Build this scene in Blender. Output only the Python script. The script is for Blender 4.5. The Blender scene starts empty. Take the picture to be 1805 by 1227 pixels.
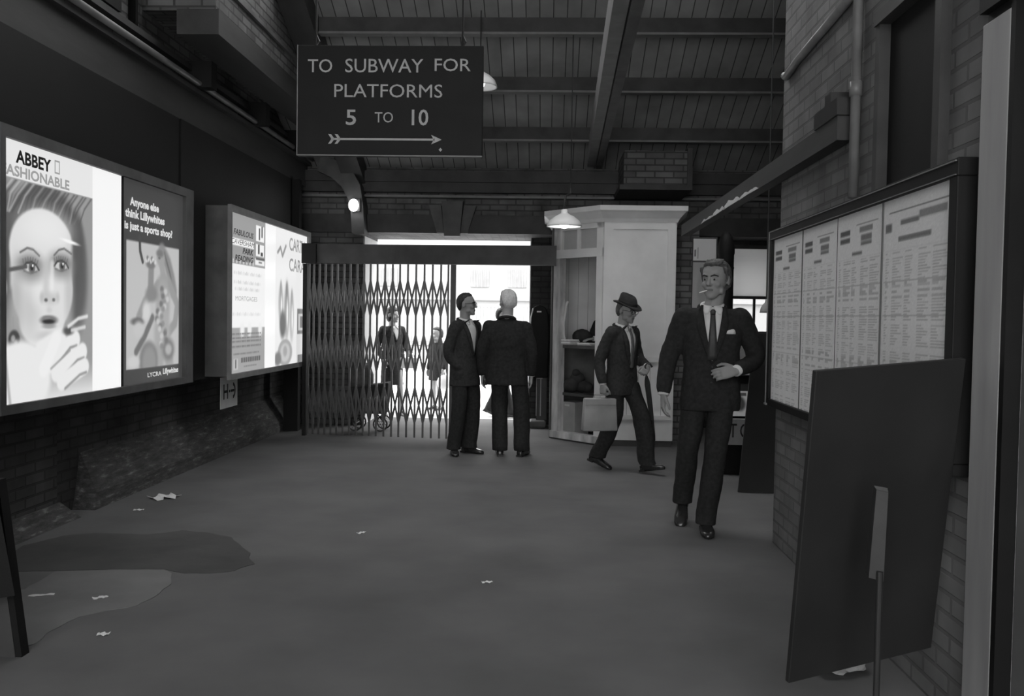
import bpy, bmesh, math, random
import numpy as np
from mathutils import Vector as V, Matrix, noise
from mathutils.bvhtree import BVHTree

S = bpy.context.scene
COL = S.collection
random.seed(7)
PI = math.pi

# ---------------------------------------------------------------- camera
F_PX, W_PX = 1600.0, 1805.0
YAW, PITCH, ROLL, EYE = 0.0396, 0.0331, 0.0158, 1.45
fwd = V((-math.sin(YAW)*math.cos(PITCH), math.cos(YAW)*math.cos(PITCH), -math.sin(PITCH)))
rgt = V((math.cos(YAW), math.sin(YAW), 0)); upv = rgt.cross(fwd)
r2 = rgt*math.cos(ROLL)+upv*math.sin(ROLL); u2 = -rgt*math.sin(ROLL)+upv*math.cos(ROLL)
cam_data = bpy.data.cameras.new('camera'); cam = bpy.data.objects.new('camera', cam_data); COL.objects.link(cam)
cam_data.sensor_fit = 'HORIZONTAL'; cam_data.sensor_width = 36.0; cam_data.lens = 36.0*F_PX/W_PX
cam_data.clip_start = 0.05; cam_data.clip_end = 400
mw = Matrix((r2, u2, -fwd)).transposed().to_4x4(); mw.translation = V((0, 0, EYE)); cam.matrix_world = mw
S.camera = cam

# ---------------------------------------------------------------- sky, exposure
wd = bpy.data.worlds.new('overcast_sky'); S.world = wd; wd.use_nodes = True
nt = wd.node_tree; bg = nt.nodes['Background']
SKY = 6.5
tc = nt.nodes.new('ShaderNodeTexCoord'); sp = nt.nodes.new('ShaderNodeSeparateXYZ'); rp = nt.nodes.new('ShaderNodeValToRGB')
nt.links.new(tc.outputs['Generated'], sp.inputs[0]); nt.links.new(sp.outputs['Z'], rp.inputs[0]); nt.links.new(rp.outputs[0], bg.inputs[0])
rp.color_ramp.elements[0].position = 0.0; rp.color_ramp.elements[0].color = (.75, .75, .75, 1)
rp.color_ramp.elements[1].position = 1.0; rp.color_ramp.elements[1].color = (1, 1, 1, 1)
bg.inputs[1].default_value = SKY
S.view_settings.view_transform = 'Standard'; S.view_settings.look = 'None'
S.view_settings.gamma = 1.0; S.view_settings.use_curve_mapping = False
S.view_settings.exposure = 0.0
try:
    S.cycles.max_bounces = 8; S.cycles.diffuse_bounces = 5; S.cycles.caustics_reflective = False; S.cycles.caustics_refractive = False
except Exception: pass

# ---------------------------------------------------------------- materials
def mat(name, v, rough=.75, var=.18, scale=6.0, metal=0.0, bump=0.0, spec=.35, stretch=(1, 1, 1)):
    m = bpy.data.materials.new(name); m.use_nodes = True; n = m.node_tree.nodes; L = m.node_tree.links
    b = n['Principled BSDF']; b.inputs['Roughness'].default_value = rough; b.inputs['Metallic'].default_value = metal
    b.inputs['Specular IOR Level'].default_value = spec
    t = n.new('ShaderNodeTexCoord'); mp = n.new('ShaderNodeMapping'); mp.inputs['Scale'].default_value = stretch
    z = n.new('ShaderNodeTexNoise'); z.inputs['Scale'].default_value = scale; z.inputs['Detail'].default_value = 6
    L.new(t.outputs['Object'], mp.inputs[0]); L.new(mp.outputs[0], z.inputs['Vector'])
    r = n.new('ShaderNodeValToRGB'); a, c = v*(1-var), v*(1+var)
    r.color_ramp.elements[0].position = .3; r.color_ramp.elements[0].color = (a, a, a, 1)
    r.color_ramp.elements[1].position = .7; r.color_ramp.elements[1].color = (c, c, c, 1)
    L.new(z.outputs['Fac'], r.inputs[0]); L.new(r.outputs[0], b.inputs['Base Color'])
    if bump:
        z2 = n.new('ShaderNodeTexNoise'); z2.inputs['Scale'].default_value = scale*5; z2.inputs['Detail'].default_value = 5
        L.new(mp.outputs[0], z2.inputs['Vector'])
        bp = n.new('ShaderNodeBump'); bp.inputs['Strength'].default_value = bump; bp.inputs['Distance'].default_value = .01
        L.new(z2.outputs['Fac'], bp.inputs['Height']); L.new(bp.outputs[0], b.inputs['Normal'])
    return m

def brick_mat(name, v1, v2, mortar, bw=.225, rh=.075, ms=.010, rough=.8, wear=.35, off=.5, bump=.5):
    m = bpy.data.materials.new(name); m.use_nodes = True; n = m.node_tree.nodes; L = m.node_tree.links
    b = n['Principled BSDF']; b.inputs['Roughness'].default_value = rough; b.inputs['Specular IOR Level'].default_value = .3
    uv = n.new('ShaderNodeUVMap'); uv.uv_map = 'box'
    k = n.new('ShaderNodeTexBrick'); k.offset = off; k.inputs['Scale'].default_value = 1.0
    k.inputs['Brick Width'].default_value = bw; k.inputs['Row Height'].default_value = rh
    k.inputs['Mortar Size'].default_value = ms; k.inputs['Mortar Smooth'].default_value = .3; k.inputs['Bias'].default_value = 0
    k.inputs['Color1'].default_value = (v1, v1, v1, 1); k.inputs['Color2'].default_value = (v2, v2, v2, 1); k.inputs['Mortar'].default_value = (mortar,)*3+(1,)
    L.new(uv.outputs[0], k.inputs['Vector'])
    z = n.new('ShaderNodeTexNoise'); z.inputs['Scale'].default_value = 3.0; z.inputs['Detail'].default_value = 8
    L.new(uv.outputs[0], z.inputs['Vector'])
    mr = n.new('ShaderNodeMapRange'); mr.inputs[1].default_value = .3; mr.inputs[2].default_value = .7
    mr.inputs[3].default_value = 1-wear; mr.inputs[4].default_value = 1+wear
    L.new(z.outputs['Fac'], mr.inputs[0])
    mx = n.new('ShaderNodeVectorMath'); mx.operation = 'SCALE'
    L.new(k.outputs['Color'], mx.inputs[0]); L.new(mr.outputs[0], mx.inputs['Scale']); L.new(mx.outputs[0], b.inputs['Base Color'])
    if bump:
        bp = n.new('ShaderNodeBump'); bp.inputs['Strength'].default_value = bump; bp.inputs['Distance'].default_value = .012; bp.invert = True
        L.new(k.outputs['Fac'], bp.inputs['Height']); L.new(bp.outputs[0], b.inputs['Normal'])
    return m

def emit_mat(name, v, strength):
    m = bpy.data.materials.new(name); m.use_nodes = True; n = m.node_tree.nodes; b = n['Principled BSDF']
    b.inputs['Base Color'].default_value = (v*.1, v*.1, v*.1, 1); b.inputs['Emission Color'].default_value = (v, v, v, 1); b.inputs['Emission Strength'].default_value = strength
    b.inputs['Roughness'].default_value = .3
    return m

def print_mat(name, lit=0.0, rough=.6):
    m = bpy.data.materials.new(name); m.use_nodes = True; n = m.node_tree.nodes; L = m.node_tree.links
    b = n['Principled BSDF']; at = n.new('ShaderNodeAttribute'); at.attribute_name = 'tone'
    b.inputs['Base Color'].default_value = (.04, .04, .04, 1); b.inputs['Roughness'].default_value = rough; b.inputs['Specular IOR Level'].default_value = .3
    if not lit: L.new(at.outputs['Color'], b.inputs['Base Color'])
    if lit:
        L.new(at.outputs['Color'], b.inputs['Emission Color']); b.inputs['Emission Strength'].default_value = lit
    return m

def glass_mat(name, rough=.05, v=.9, alpha=.25):
    m = bpy.data.materials.new(name); m.use_nodes = True; n = m.node_tree.nodes; L = m.node_tree.links
    n.clear(); o = n.new('ShaderNodeOutputMaterial'); t = n.new('ShaderNodeBsdfTransparent'); g = n.new('ShaderNodeBsdfGlossy'); mx = n.new('ShaderNodeMixShader')
    t.inputs[0].default_value = (v, v, v, 1); g.inputs['Roughness'].default_value = rough; mx.inputs[0].default_value = alpha*.35
    L.new(t.outputs[0], mx.inputs[1]); L.new(g.outputs[0], mx.inputs[2]); L.new(mx.outputs[0], o.inputs[0])
    return m

def translucent_mat(name, v=.8):
    m = bpy.data.materials.new(name); m.use_nodes = True; n = m.node_tree.nodes; L = m.node_tree.links
    n.clear(); o = n.new('ShaderNodeOutputMaterial'); t = n.new('ShaderNodeBsdfTranslucent'); d = n.new('ShaderNodeBsdfDiffuse'); mx = n.new('ShaderNodeMixShader')
    t.inputs[0].default_value = (v, v, v, 1); d.inputs[0].default_value = (v, v, v, 1); mx.inputs[0].default_value = .35
    L.new(t.outputs[0], mx.inputs[1]); L.new(d.outputs[0], mx.inputs[2]); L.new(mx.outputs[0], o.inputs[0])
    return m

def flake_mat(name, dark, pale):
    m = bpy.data.materials.new(name); m.use_nodes = True; n = m.node_tree.nodes; L = m.node_tree.links; b = n['Principled BSDF']; b.inputs['Roughness'].default_value = .85
    t = n.new('ShaderNodeTexCoord'); mp = n.new('ShaderNodeMapping'); mp.inputs['Scale'].default_value = (5, 1.6, 9); L.new(t.outputs['Object'], mp.inputs[0])
    z = n.new('ShaderNodeTexNoise'); z.inputs['Scale'].default_value = 3.2; z.inputs['Detail'].default_value = 12; z.inputs['Roughness'].default_value = .75; L.new(mp.outputs[0], z.inputs['Vector'])
    r = n.new('ShaderNodeValToRGB'); e = r.color_ramp.elements; e[0].position = .40; e[0].color = (dark*.7,)*3+(1,); e[1].position = .70; e[1].color = (pale,)*3+(1,)
    q = e.new(.56); q.color = (dark*1.5,)*3+(1,); L.new(z.outputs['Fac'], r.inputs[0]); L.new(r.outputs[0], b.inputs['Base Color'])
    bp = n.new('ShaderNodeBump'); bp.inputs['Strength'].default_value = .5; bp.inputs['Distance'].default_value = .02; L.new(z.outputs['Fac'], bp.inputs['Height']); L.new(bp.outputs[0], b.inputs['Normal'])
    return m
M = dict(
    asphalt=mat('worn_asphalt', .125, .8, .16, 1.6, bump=.25, spec=.25),
    patch_light=mat('cement_patch', .18, .85, .14, 3, bump=.2, spec=.2),
    patch_dark=mat('damp_asphalt', .07, .75, .2, 2.5, bump=.2, spec=.25),
    pier=brick_mat('painted_brick', .135, .175, .11, wear=.3),
    wallbrick=brick_mat('sooty_brick', .10, .15, .07, wear=.45),
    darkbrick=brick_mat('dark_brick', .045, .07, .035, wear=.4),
    plinth=flake_mat('flaking_plinth', .055, .30),
    stock=brick_mat('stock_brick', .09, .16, .06, wear=.3),
    planks=brick_mat('roof_boards', .24, .29, .06, bw=.14, rh=60, ms=.006, off=0, wear=.2, bump=.3),
    cream_planks=brick_mat('cream_boards', .78, .82, .45, bw=.13, rh=60, ms=.004, off=0, wear=.08, bump=.2),
    timber=mat('dark_timber', .05, .6, .3, 4, bump=.15, stretch=(1, .2, 1)),
    timber_mid=mat('brown_timber', .10, .6, .3, 4, bump=.15),
    timber_pale=mat('pale_timber', .34, .6, .16, 3, bump=.1, stretch=(3, 3, .4)),
    edge=mat('grey_edge', .19, .5, .15, 8),
    hoarding=mat('black_hoarding', .011, .6, .2, 2, spec=.2),
    black=mat('black_paint', .009, .6, .2, 5, spec=.2),
    blackboard=mat('black_board', .020, .6, .25, 3),
    iron=mat('black_iron', .022, .45, .2, 8, spec=.5),
    steel=mat('gate_steel', .04, .38, .25, 12, spec=.6),
    cream=mat('cream_paint', .70, .5, .07, 4),
    cream_worn=mat('worn_cream_paint', .46, .6, .4, 9, stretch=(1, 1, .3)),
    white=mat('white_enamel', .82, .3, .03, 4),
    letter=mat('white_lettering', .42, .6, .08, 20),
    paper=mat('paper', .72, .8, .06, 8),
    paper_grey=mat('grey_paper', .4, .8, .15, 20),
    card=mat('brown_card', .26, .8, .12, 5),
    pipe=mat('grey_pipe', .16, .45, .3, 5),
    door=mat('dull_door_paint', .16, .55, .2, 2.5),
    street=mat('pale_street', .48, .9, .08, 1.5),
    facade=mat('stucco', .36, .9, .05, .5),
    facade_window=mat('window_recess', .25, .5, .1, 2),
    railing=mat('pale_railing', .24, .6, .1, 3),
    suit=mat('charcoal_wool', .024, .9, .25, 40, spec=.15),
    suit2=mat('dark_grey_wool', .034, .9, .25, 40, spec=.15),
    trouser=mat('dark_wool', .025, .9, .25, 40, spec=.15),
    shirt=mat('white_cotton', .62, .8, .04, 10, spec=.2),
    tie=mat('dark_silk', .032, .5, .2, 30),
    tie2=mat('grey_silk', .12, .5, .2, 30),
    shoe=mat('black_leather', .02, .25, .2, 10, spec=.6),
    skin=mat('skin', .36, .55, .06, 8, spec=.3),
    skin_dim=mat('skin_ruddy', .25, .55, .06, 8, spec=.3),
    lips=mat('lips', .14, .5, .05, 8),
    eye=mat('eye_white', .26, .3, .02, 3), iris=mat('iris', .02, .2, .02, 3),
    hair_grey=mat('greying_hair', .075, .7, .4, 60), hair_dark=mat('dark_hair', .03, .6, .4, 60), hair_white=mat('white_hair', .6, .7, .15, 60),
    felt=mat('dark_felt', .028, .9, .2, 20), band=mat('hat_band', .012, .7, .1, 20),
    leather=mat('tan_leather', .27, .5, .15, 6, bump=.1),
    cloth=mat('dark_cloth', .03, .9, .3, 12), cloth_mid=mat('grey_cloth', .09, .9, .3, 12),
    glass=glass_mat('window_glass'), blind=translucent_mat('linen_blind', .85), pane_glare=mat('pale_pane_reflection', .42, .3, .08, 3, spec=.5),
    lamp=emit_mat('lit_bulb', 1, 9), lamp_soft=emit_mat('lit_bowl', 1, 2.2),
    lit=print_mat('backlit_print', .98, .4), dimlit=print_mat('dim_backlit_print', .72, .4), sheet=print_mat('printed_sheet', 0, .7),
    tube=emit_mat('lit_white_panel', .92, .97), ink_lit=emit_mat('ink_on_lit_panel', .05, .2), ink_grey=emit_mat('grey_ink_on_lit_panel', .42, .75), ink_white=emit_mat('white_ink_on_lit_panel', .9, .75),
    ink=mat('black_ink', .02, .7, .1, 10),
)

# ---------------------------------------------------------------- mesh helpers
class MB:
    def __init__(s): s.bm = bmesh.new()
    def quad(s, *p):
        s.bm.faces.new([s.bm.verts.new(q) for q in p]); return s
    def hexa(s, b, t):
        v = [s.bm.verts.new(q) for q in list(b)+list(t)]
        for f in ((3, 2, 1, 0), (4, 5, 6, 7), (0, 1, 5, 4), (1, 2, 6, 5), (2, 3, 7, 6), (3, 0, 4, 7)): s.bm.faces.new([v[i] for i in f])
        return s
    def box(s, x0, x1, y0, y1, z0, z1):
        x0, x1 = sorted((x0, x1)); y0, y1 = sorted((y0, y1)); z0, z1 = sorted((z0, z1))
        return s.hexa(((x0, y0, z0), (x1, y0, z0), (x1, y1, z0), (x0, y1, z0)), ((x0, y0, z1), (x1, y0, z1), (x1, y1, z1), (x0, y1, z1)))
    def obox(s, c, ax, ay, az, dx, dy, dz):   # oriented box about centre c, half sizes
        c = V(c); ax = V(ax).normalized()*dx; ay = V(ay).normalized()*dy; az = V(az).normalized()*dz
        f = lambda z: [c-ax-ay+z, c+ax-ay+z, c+ax+ay+z, c-ax+ay+z]
        return s.hexa(f(-az), f(az))
    def bar(s, a, b, w, h, up=(0, 0, 1)):
        a = V(a); b = V(b); d = b-a; L = d.length; d.normalize(); u = V(up); x = d.cross(u)
        if x.length < 1e-4: x = d.cross(V((1, 0, 0)))
        x.normalize(); u = x.cross(d)
        return s.obox((a+b)/2, x, d, u, w/2, L/2, h/2)
    def prism(s, poly, ext):                    # polygon (3D points) extruded by vector
        ext = V(ext); a = [s.bm.verts.new(V(p)) for p in poly]; b = [s.bm.verts.new(V(p)+ext) for p in poly]
        n = len(poly); s.bm.faces.new(a[::-1]); s.bm.faces.new(b)
        for i in range(n): s.bm.faces.new((a[i], a[(i+1) % n], b[(i+1) % n], b[i]))
        return s
    def rings(s, rs, cap=True):                 # list of lists of points
        vs = [[s.bm.verts.new(p) for p in r] for r in rs]; n = len(vs[0])
        for a, b in zip(vs, vs[1:]):
            for i in range(n): s.bm.faces.new((a[i], a[(i+1) % n], b[(i+1) % n], b[i]))
        if cap:
            s.bm.faces.new(vs[0][::-1]); s.bm.faces.new(vs[-1])
        return s
    def tube(s, pts, r, n=8, r_end=None):
        pts = [V(p) for p in pts]; k = len(pts); rs = []
        d0 = (pts[1]-pts[0]).normalized(); x = d0.orthogonal().normalized()
        for i, p in enumerate(pts):
            d = (pts[min(i+1, k-1)]-pts[max(i-1, 0)]).normalized()
            x = (x-d*x.dot(d)).normalized(); y = d.cross(x)
            rr = r if not isinstance(r, (list, tuple)) else r[i]
            rs.append([p+x*(rr*math.cos(2*PI*j/n))+y*(rr*math.sin(2*PI*j/n)) for j in range(n)])
        return s.rings(rs)
    def cyl(s, a, b, r, n=16): return s.tube([a, b], r, n)
    def lathe(s, prof, c=(0, 0, 0), n=24, sx=1, sy=1, cap=True):     # prof: (r, z)
        c = V(c); return s.rings([[c+V((r*sx*math.cos(2*PI*j/n), r*sy*math.sin(2*PI*j/n), z)) for j in range(n)] for r, z in prof], cap)
    def cap(s, p0, p1, r0, r1, n=14):           # tapered capsule
        p0 = V(p0); p1 = V(p1); d = p1-p0
        if d.length < 1e-6: d = V((0, 0, 1e-4))
        d = d.normalized(); x = d.orthogonal().normalized(); y = d.cross(x); rs = []
        for a in (80, 55, 28, 0): rs.append((p0-d*r0*math.sin(math.radians(a)), r0*math.cos(math.radians(a))))
        for a in (0, 28, 55, 80): rs.append((p1+d*r1*math.sin(math.radians(a)), r1*math.cos(math.radians(a))))
        return s.rings([[c+x*(r*math.cos(2*PI*j/n))+y*(r*math.sin(2*PI*j/n)) for j in range(n)] for c, r in rs])
    def chain(s, pts, rad, n=14):
        for i in range(len(pts)-1): s.cap(pts[i], pts[i+1], rad[i], rad[i+1], n)
        return s
    def ell(s, c, rx, ry, rz, ax=None, n=14):
        c = V(c); A = ax or (V((1, 0, 0)), V((0, 1, 0)), V((0, 0, 1)))
        return s.rings([[c+A[0]*(rx*math.cos(t)*math.cos(2*PI*j/n))+A[1]*(ry*math.cos(t)*math.sin(2*PI*j/n))+A[2]*(rz*math.sin(t)) for j in range(n)] for t in [math.radians(q) for q in (-84, -60, -36, -12, 12, 36, 60, 84)]])
    def addmesh(s, verts, faces):
        v = [s.bm.verts.new(p) for p in verts]
        for f in faces:
            try: s.bm.faces.new([v[i] for i in f])
            except ValueError: pass
        return s
    def mesh(s, name, smooth=False, bevel=0):
        bm = s.bm; bmesh.ops.recalc_face_normals(bm, faces=bm.faces)
        if bevel: bmesh.ops.bevel(bm, geom=list(bm.edges), offset=bevel, segments=2, profile=.5, affect='EDGES', clamp_overlap=True)
        uv = bm.loops.layers.uv.new('box')
        for f in bm.faces:
            n = f.normal; a = max(range(3), key=lambda i: abs(n[i]))
            i, j = ((1, 2), (0, 2), (0, 1))[a]
            for l in f.loops: l[uv].uv = (l.vert.co[i], l.vert.co[j])
            f.smooth = smooth
        me = bpy.data.meshes.new(name); bm.to_mesh(me); bm.free(); return me
    def build(s, name, m, parent=None, origin=None, smooth=False, bevel=0):
        return link(name, s.mesh(name, smooth, bevel), m, parent, origin)

def link(name, me, m, parent=None, origin=None, local=False):
    for q in (m if isinstance(m, (list, tuple)) else [m]):
        if q is not None: me.materials.append(q)
    o = bpy.data.objects.new(name, me); COL.objects.link(o)
    if parent is not None:
        if not local:
            off = V(parent.location); pp = parent.parent
            while pp is not None: off = off+V(pp.location); pp = pp.parent
            me.transform(Matrix.Translation(-off))
        o.parent = parent
    elif origin is not None:
        me.transform(Matrix.Translation(-V(origin))); o.location = origin
    return o

def tag(o, label, cat, group=None):
    o['label'] = label; o['category'] = cat
    if group: o['group'] = group
    return o
def empty(name, loc, label, cat, group=None):
    o = bpy.data.objects.new(name, None); COL.objects.link(o); o.location = loc; o.empty_display_size = .1
    return tag(o, label, cat, group)
def struct(o): o['kind'] = 'structure'; return o

def text_into(mb, body, org, U, Vv, N, w, h, off=0.0, shear=0.0, depth=.002):
    """Lettering fitted to a w x h box whose lower left corner is org."""
    cu = bpy.data.curves.new('t', 'FONT'); cu.body = body; cu.size = 1; cu.offset = off; cu.shear = shear; cu.resolution_u = 3
    o = bpy.data.objects.new('t', cu); COL.objects.link(o)
    dg = bpy.context.evaluated_depsgraph_get(); me = bpy.data.meshes.new_from_object(o.evaluated_get(dg))
    xs = [v.co.x for v in me.vertices]; ys = [v.co.y for v in me.vertices]
    if xs:
        x0, x1, y0, y1 = min(xs), max(xs), min(ys), max(ys); org = V(org); U = V(U); Vv = V(Vv); N = V(N)
        vs = [org+U*((v.co.x-x0)/(x1-x0)*w)+Vv*((v.co.y-y0)/max(1e-6, y1-y0)*h)+N*depth for v in me.vertices]
        mb.addmesh(vs, [tuple(p.vertices) for p in me.polygons])
    bpy.data.objects.remove(o); bpy.data.curves.remove(cu); bpy.data.meshes.remove(me)
    return mb

def raster(name, org, U, Vv, w, h, nx, ny, fn, m, parent=None):
    """A printed sheet: a fine grid with a tone per vertex, drawn by fn(u, v)."""
    u, v = np.meshgrid(np.linspace(0, 1, nx), np.linspace(0, 1, ny)); tone = np.clip(fn(u, v), .0, 1.0)
    org = np.array(org, float); U = np.array(U, float); Vv = np.array(Vv, float)
    off = np.zeros(3)
    if parent is not None: off = np.array(parent.location)
    P = org-off+u[..., None]*w*U+v[..., None]*h*Vv
    i = np.arange(nx*ny).reshape(ny, nx)
    F = np.stack([i[:-1, :-1], i[:-1, 1:], i[1:, 1:], i[1:, :-1]], -1).reshape(-1, 4)
    me = bpy.data.meshes.new(name); me.from_pydata(P.reshape(-1, 3).tolist(), [], F.tolist())
    at = me.color_attributes.new('tone', 'FLOAT_COLOR', 'POINT')
    lin = np.where(tone <= .04045, tone/12.92, ((tone+.055)/1.055)**2.4).reshape(-1)
    at.data.foreach_set('color', np.stack([lin, lin, lin, np.ones_like(lin)], -1).reshape(-1).astype(np.float32))
    return link(name, me, m, parent, local=True)

def letter(parent, m, body, org, U, Vv, N, w, h, off=0.0, shear=0.0, depth=.002):
    return text_into(MB(), body, org, U, Vv, N, w, h, off, shear, depth).build('lettering', m, parent)
X3, Y3, Z3 = (1, 0, 0), (0, 1, 0), (0, 0, 1)
# ================================================================ large structure
floor = struct(MB().box(-3.7, 6, -4, 12.9, -.2, 0).build('floor', M['asphalt']))
PL = [(-2.69, 4.56), (-2.71, 4.9), (-2.41, 4.95), (-2.14, 4.99), (-2.06, 4.91), (-1.99, 4.73), (-1.98, 4.58), (-2.0, 4.36), (-2.11, 4.27), (-2.2, 4.17), (-2.22, 4.01), (-2.21, 3.82), (-2.4, 3.4), (-3.0, 3.3), (-3.1, 4.4)]
PD = [(-3.21, 5.42), (-3.1, 5.68), (-2.93, 5.78), (-2.59, 5.78), (-2.41, 5.9), (-2.21, 5.86), (-2.02, 5.75), (-1.79, 5.39), (-1.69, 5.16), (-1.74, 5.0), (-1.86, 4.95), (-2.0, 4.93), (-2.08, 4.96), (-2.14, 5.0), (-2.41, 4.96), (-2.71, 4.91), (-3.1, 4.85)]
def jag(P, a=.018, n=6):
    out = []
    for i, p in enumerate(P):
        q = P[(i+1) % len(P)]
        for k in range(n):
            t = k/n; x = p[0]+(q[0]-p[0])*t; y = p[1]+(q[1]-p[1])*t
            out.append((x+a*noise.noise((x*9, y*9, 0)), y+a*noise.noise((x*9, y*9, 5))))
    return out
MB().prism([(x, y, .0005) for x, y in jag(PD)], (0, 0, .002)).build('damp_patch', M['patch_dark'], floor)
MB().prism([(x, y, .0005) for x, y in jag(PL)], (0, 0, .003)).build('cement_patch', M['patch_light'], floor)
struct(MB().box(-60, 60, 12.9, 60, -.25, -.03).build('floor_street', M['street']))

def roofz(y): return 3.36+.445*(12-y)
# left wall
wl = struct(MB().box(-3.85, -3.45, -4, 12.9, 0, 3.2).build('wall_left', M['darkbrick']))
MB().box(-3.85, -3.3, -4, 12.9, 3.2, 3.9).box(-3.85, -3.3, -4, 7.24, 3.9, 8).build('wall_left_upper', M['stock']).__setitem__('kind', 'structure')
MB().hexa([(-3.85, 7.24, 3.87), (-2.7, 7.24, 3.87), (-2.7, 11.9, 3.87), (-3.85, 11.9, 3.87)], [(-3.85, 7.24, 5.5), (-2.7, 7.24, 5.5), (-2.7, 11.9, 3.9), (-3.85, 11.9, 3.9)]).build('wall_left_overhang', M['stock']).__setitem__('kind', 'structure')
MB().box(-3.32, -3.2, -4, 12.0, 3.12, 3.4).box(-3.3, -3.14, -4, 12.0, 3.4, 3.44).box(-3.32, -3.17, -4, 12.0, 3.58, 3.63).build('trim_cornice', M['timber']).__setitem__('kind', 'structure')
MB().box(-2.7, -2.67, 7.3, 11.9, 4.1, 4.14).build('trim_string_course', M['timber_mid']).__setitem__('kind', 'structure')
pl = MB()
pl.hexa([(-3.46, 6.45, 0), (-3.28, 6.45, 0), (-3.28, 11.6, 0), (-3.46, 11.6, 0)], [(-3.46, 6.5, .16), (-3.29, 6.5, .12), (-3.29, 11.6, .12), (-3.46, 11.6, .16)])
pl.hexa([(-3.46, 6.5, .16), (-3.29, 6.5, .12), (-3.29, 11.6, .12), (-3.46, 11.6, .16)], [(-3.47, 6.55, .42), (-3.44, 6.55, .40), (-3.44, 11.6, .40), (-3.47, 11.6, .42)])
struct(pl.build('baseboard_left', M['plinth']))
MB().box(-3.5, -3.38, 5.15, 6.12, 0, .88).build('wall_left_pilaster', M['darkbrick']).__setitem__('kind', 'structure')
MB().hexa([(-3.4, 5.0, 0), (-3.26, 5.0, 0), (-3.26, 6.22, 0), (-3.4, 6.22, 0)], [(-3.4, 5.05, .12), (-3.37, 5.05, .12), (-3.37, 6.14, .12), (-3.4, 6.14, .12)]).build('baseboard_pilaster', M['plinth']).__setitem__('kind', 'structure')
# timber ledge high on the left wall, on corbels
tb = struct(MB().box(-3.0, -2.66, 7.2, 11.6, 3.67, 3.87).build('trim_ledge', M['timber']))
for y in (7.95, 9.5, 10.9): MB().box(-3.3, -3.0, y, y+.13, 3.44, 3.67).build('corbel', M['black'], tb)
MB().box(-3.3, -3.16, 6.35, 6.6, 3.64, 3.95).build('bracket', M['black'], tb)
MB().box(-3.3, -3.24, 7.0, 7.04, 3.64, 5.5).build('strip', M['black'], tb)

# roof: boarded slope falling to the back wall, purlins, side rafter, tie beam
def roof_bay(ya, yb, x0, x1, name, z=roofz):
    return struct(MB().hexa([(x0, ya, z(ya)), (x1, ya, z(ya)), (x1, yb, z(yb)), (x0, yb, z(yb))], [(x0, ya, z(ya)+.06), (x1, ya, z(ya)+.06), (x1, yb, z(yb)+.06), (x0, yb, z(yb)+.06)]).build(name, M['planks']))
SKY0, SKY1 = 6.9, 8.7
roof_bay(SKY1, 12.9, -3.85, 4.2, 'ceiling')
roof_bay(3.2, SKY0, -3.85, 4.2, 'ceiling_ridge')
roof_bay(SKY0, SKY1, -3.85, -2.9, 'ceiling_side'); roof_bay(SKY0, SKY1, 3.4, 4.2, 'ceiling_side')
roof_bay(-2.2, 3.2, -3.85, 4.2, 'ceiling_rear', lambda y: roofz(3.2)-.35*(3.2-y))
# patent glazing in the roof slope, above the frame
gz = MB()
for k in range(11):
    x = -2.9+.63*k; gz.hexa([(x-.02, SKY0, roofz(SKY0)-.05), (x+.02, SKY0, roofz(SKY0)-.05), (x+.02, SKY1, roofz(SKY1)-.05), (x-.02, SKY1, roofz(SKY1)-.05)], [(x-.02, SKY0, roofz(SKY0)+.05), (x+.02, SKY0, roofz(SKY0)+.05), (x+.02, SKY1, roofz(SKY1)+.05), (x-.02, SKY1, roofz(SKY1)+.05)])
sk = struct(gz.build('window_2', M['timber_mid']))
MB().quad((-2.9, SKY0, roofz(SKY0)+.02), (3.4, SKY0, roofz(SKY0)+.02), (3.4, SKY1, roofz(SKY1)+.02), (-2.9, SKY1, roofz(SKY1)+.02)).build('skylight_pane', M['glass'], sk)
for i, y in enumerate((8.58, 9.43, 10.28, 11.13)):
    z = roofz(y); p = struct(MB().box(-2.42, 4.1, y-.045, y+.045, z-.13, z+.02).build('trim_purlin', M['timber']))
    MB().box(-2.42, 4.1, y-.06, y+.05, z-.152, z-.13).build('flange', M['edge'], p)
def slope_beam(x0, x1, ya, yb, d0, d1, name, m):
    return struct(MB().hexa([(x0, ya, roofz(ya)-d1), (x1, ya, roofz(ya)-d1), (x1, yb, roofz(yb)-d1), (x0, yb, roofz(yb)-d1)],
                            [(x0, ya, roofz(ya)-d0), (x1, ya, roofz(ya)-d0), (x1, yb, roofz(yb)-d0), (x0, yb, roofz(yb)-d0)]).build(name, m))
slope_beam(-2.69, -2.42, 8.7, 11.9, 0, .27, 'trim_rafter', M['timber'])
tie = struct(MB().hexa([(.33, 3.4, 3.42), (.43, 3.4, 3.42), (.57, 11.9, 3.42), (.47, 11.9, 3.42)], [(.33, 3.4, 3.68), (.43, 3.4, 3.68), (.57, 11.9, 3.68), (.47, 11.9, 3.68)]).build('trim_tie_beam', M['edge']))
MB().hexa([(.44, 3.4, 3.40), (.52, 3.4, 3.40), (.66, 11.9, 3.40), (.58, 11.9, 3.40)], [(.44, 3.4, 3.68), (.52, 3.4, 3.68), (.66, 11.9, 3.68), (.58, 11.9, 3.68)]).build('twin_timber', M['timber_mid'], tie)

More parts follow.
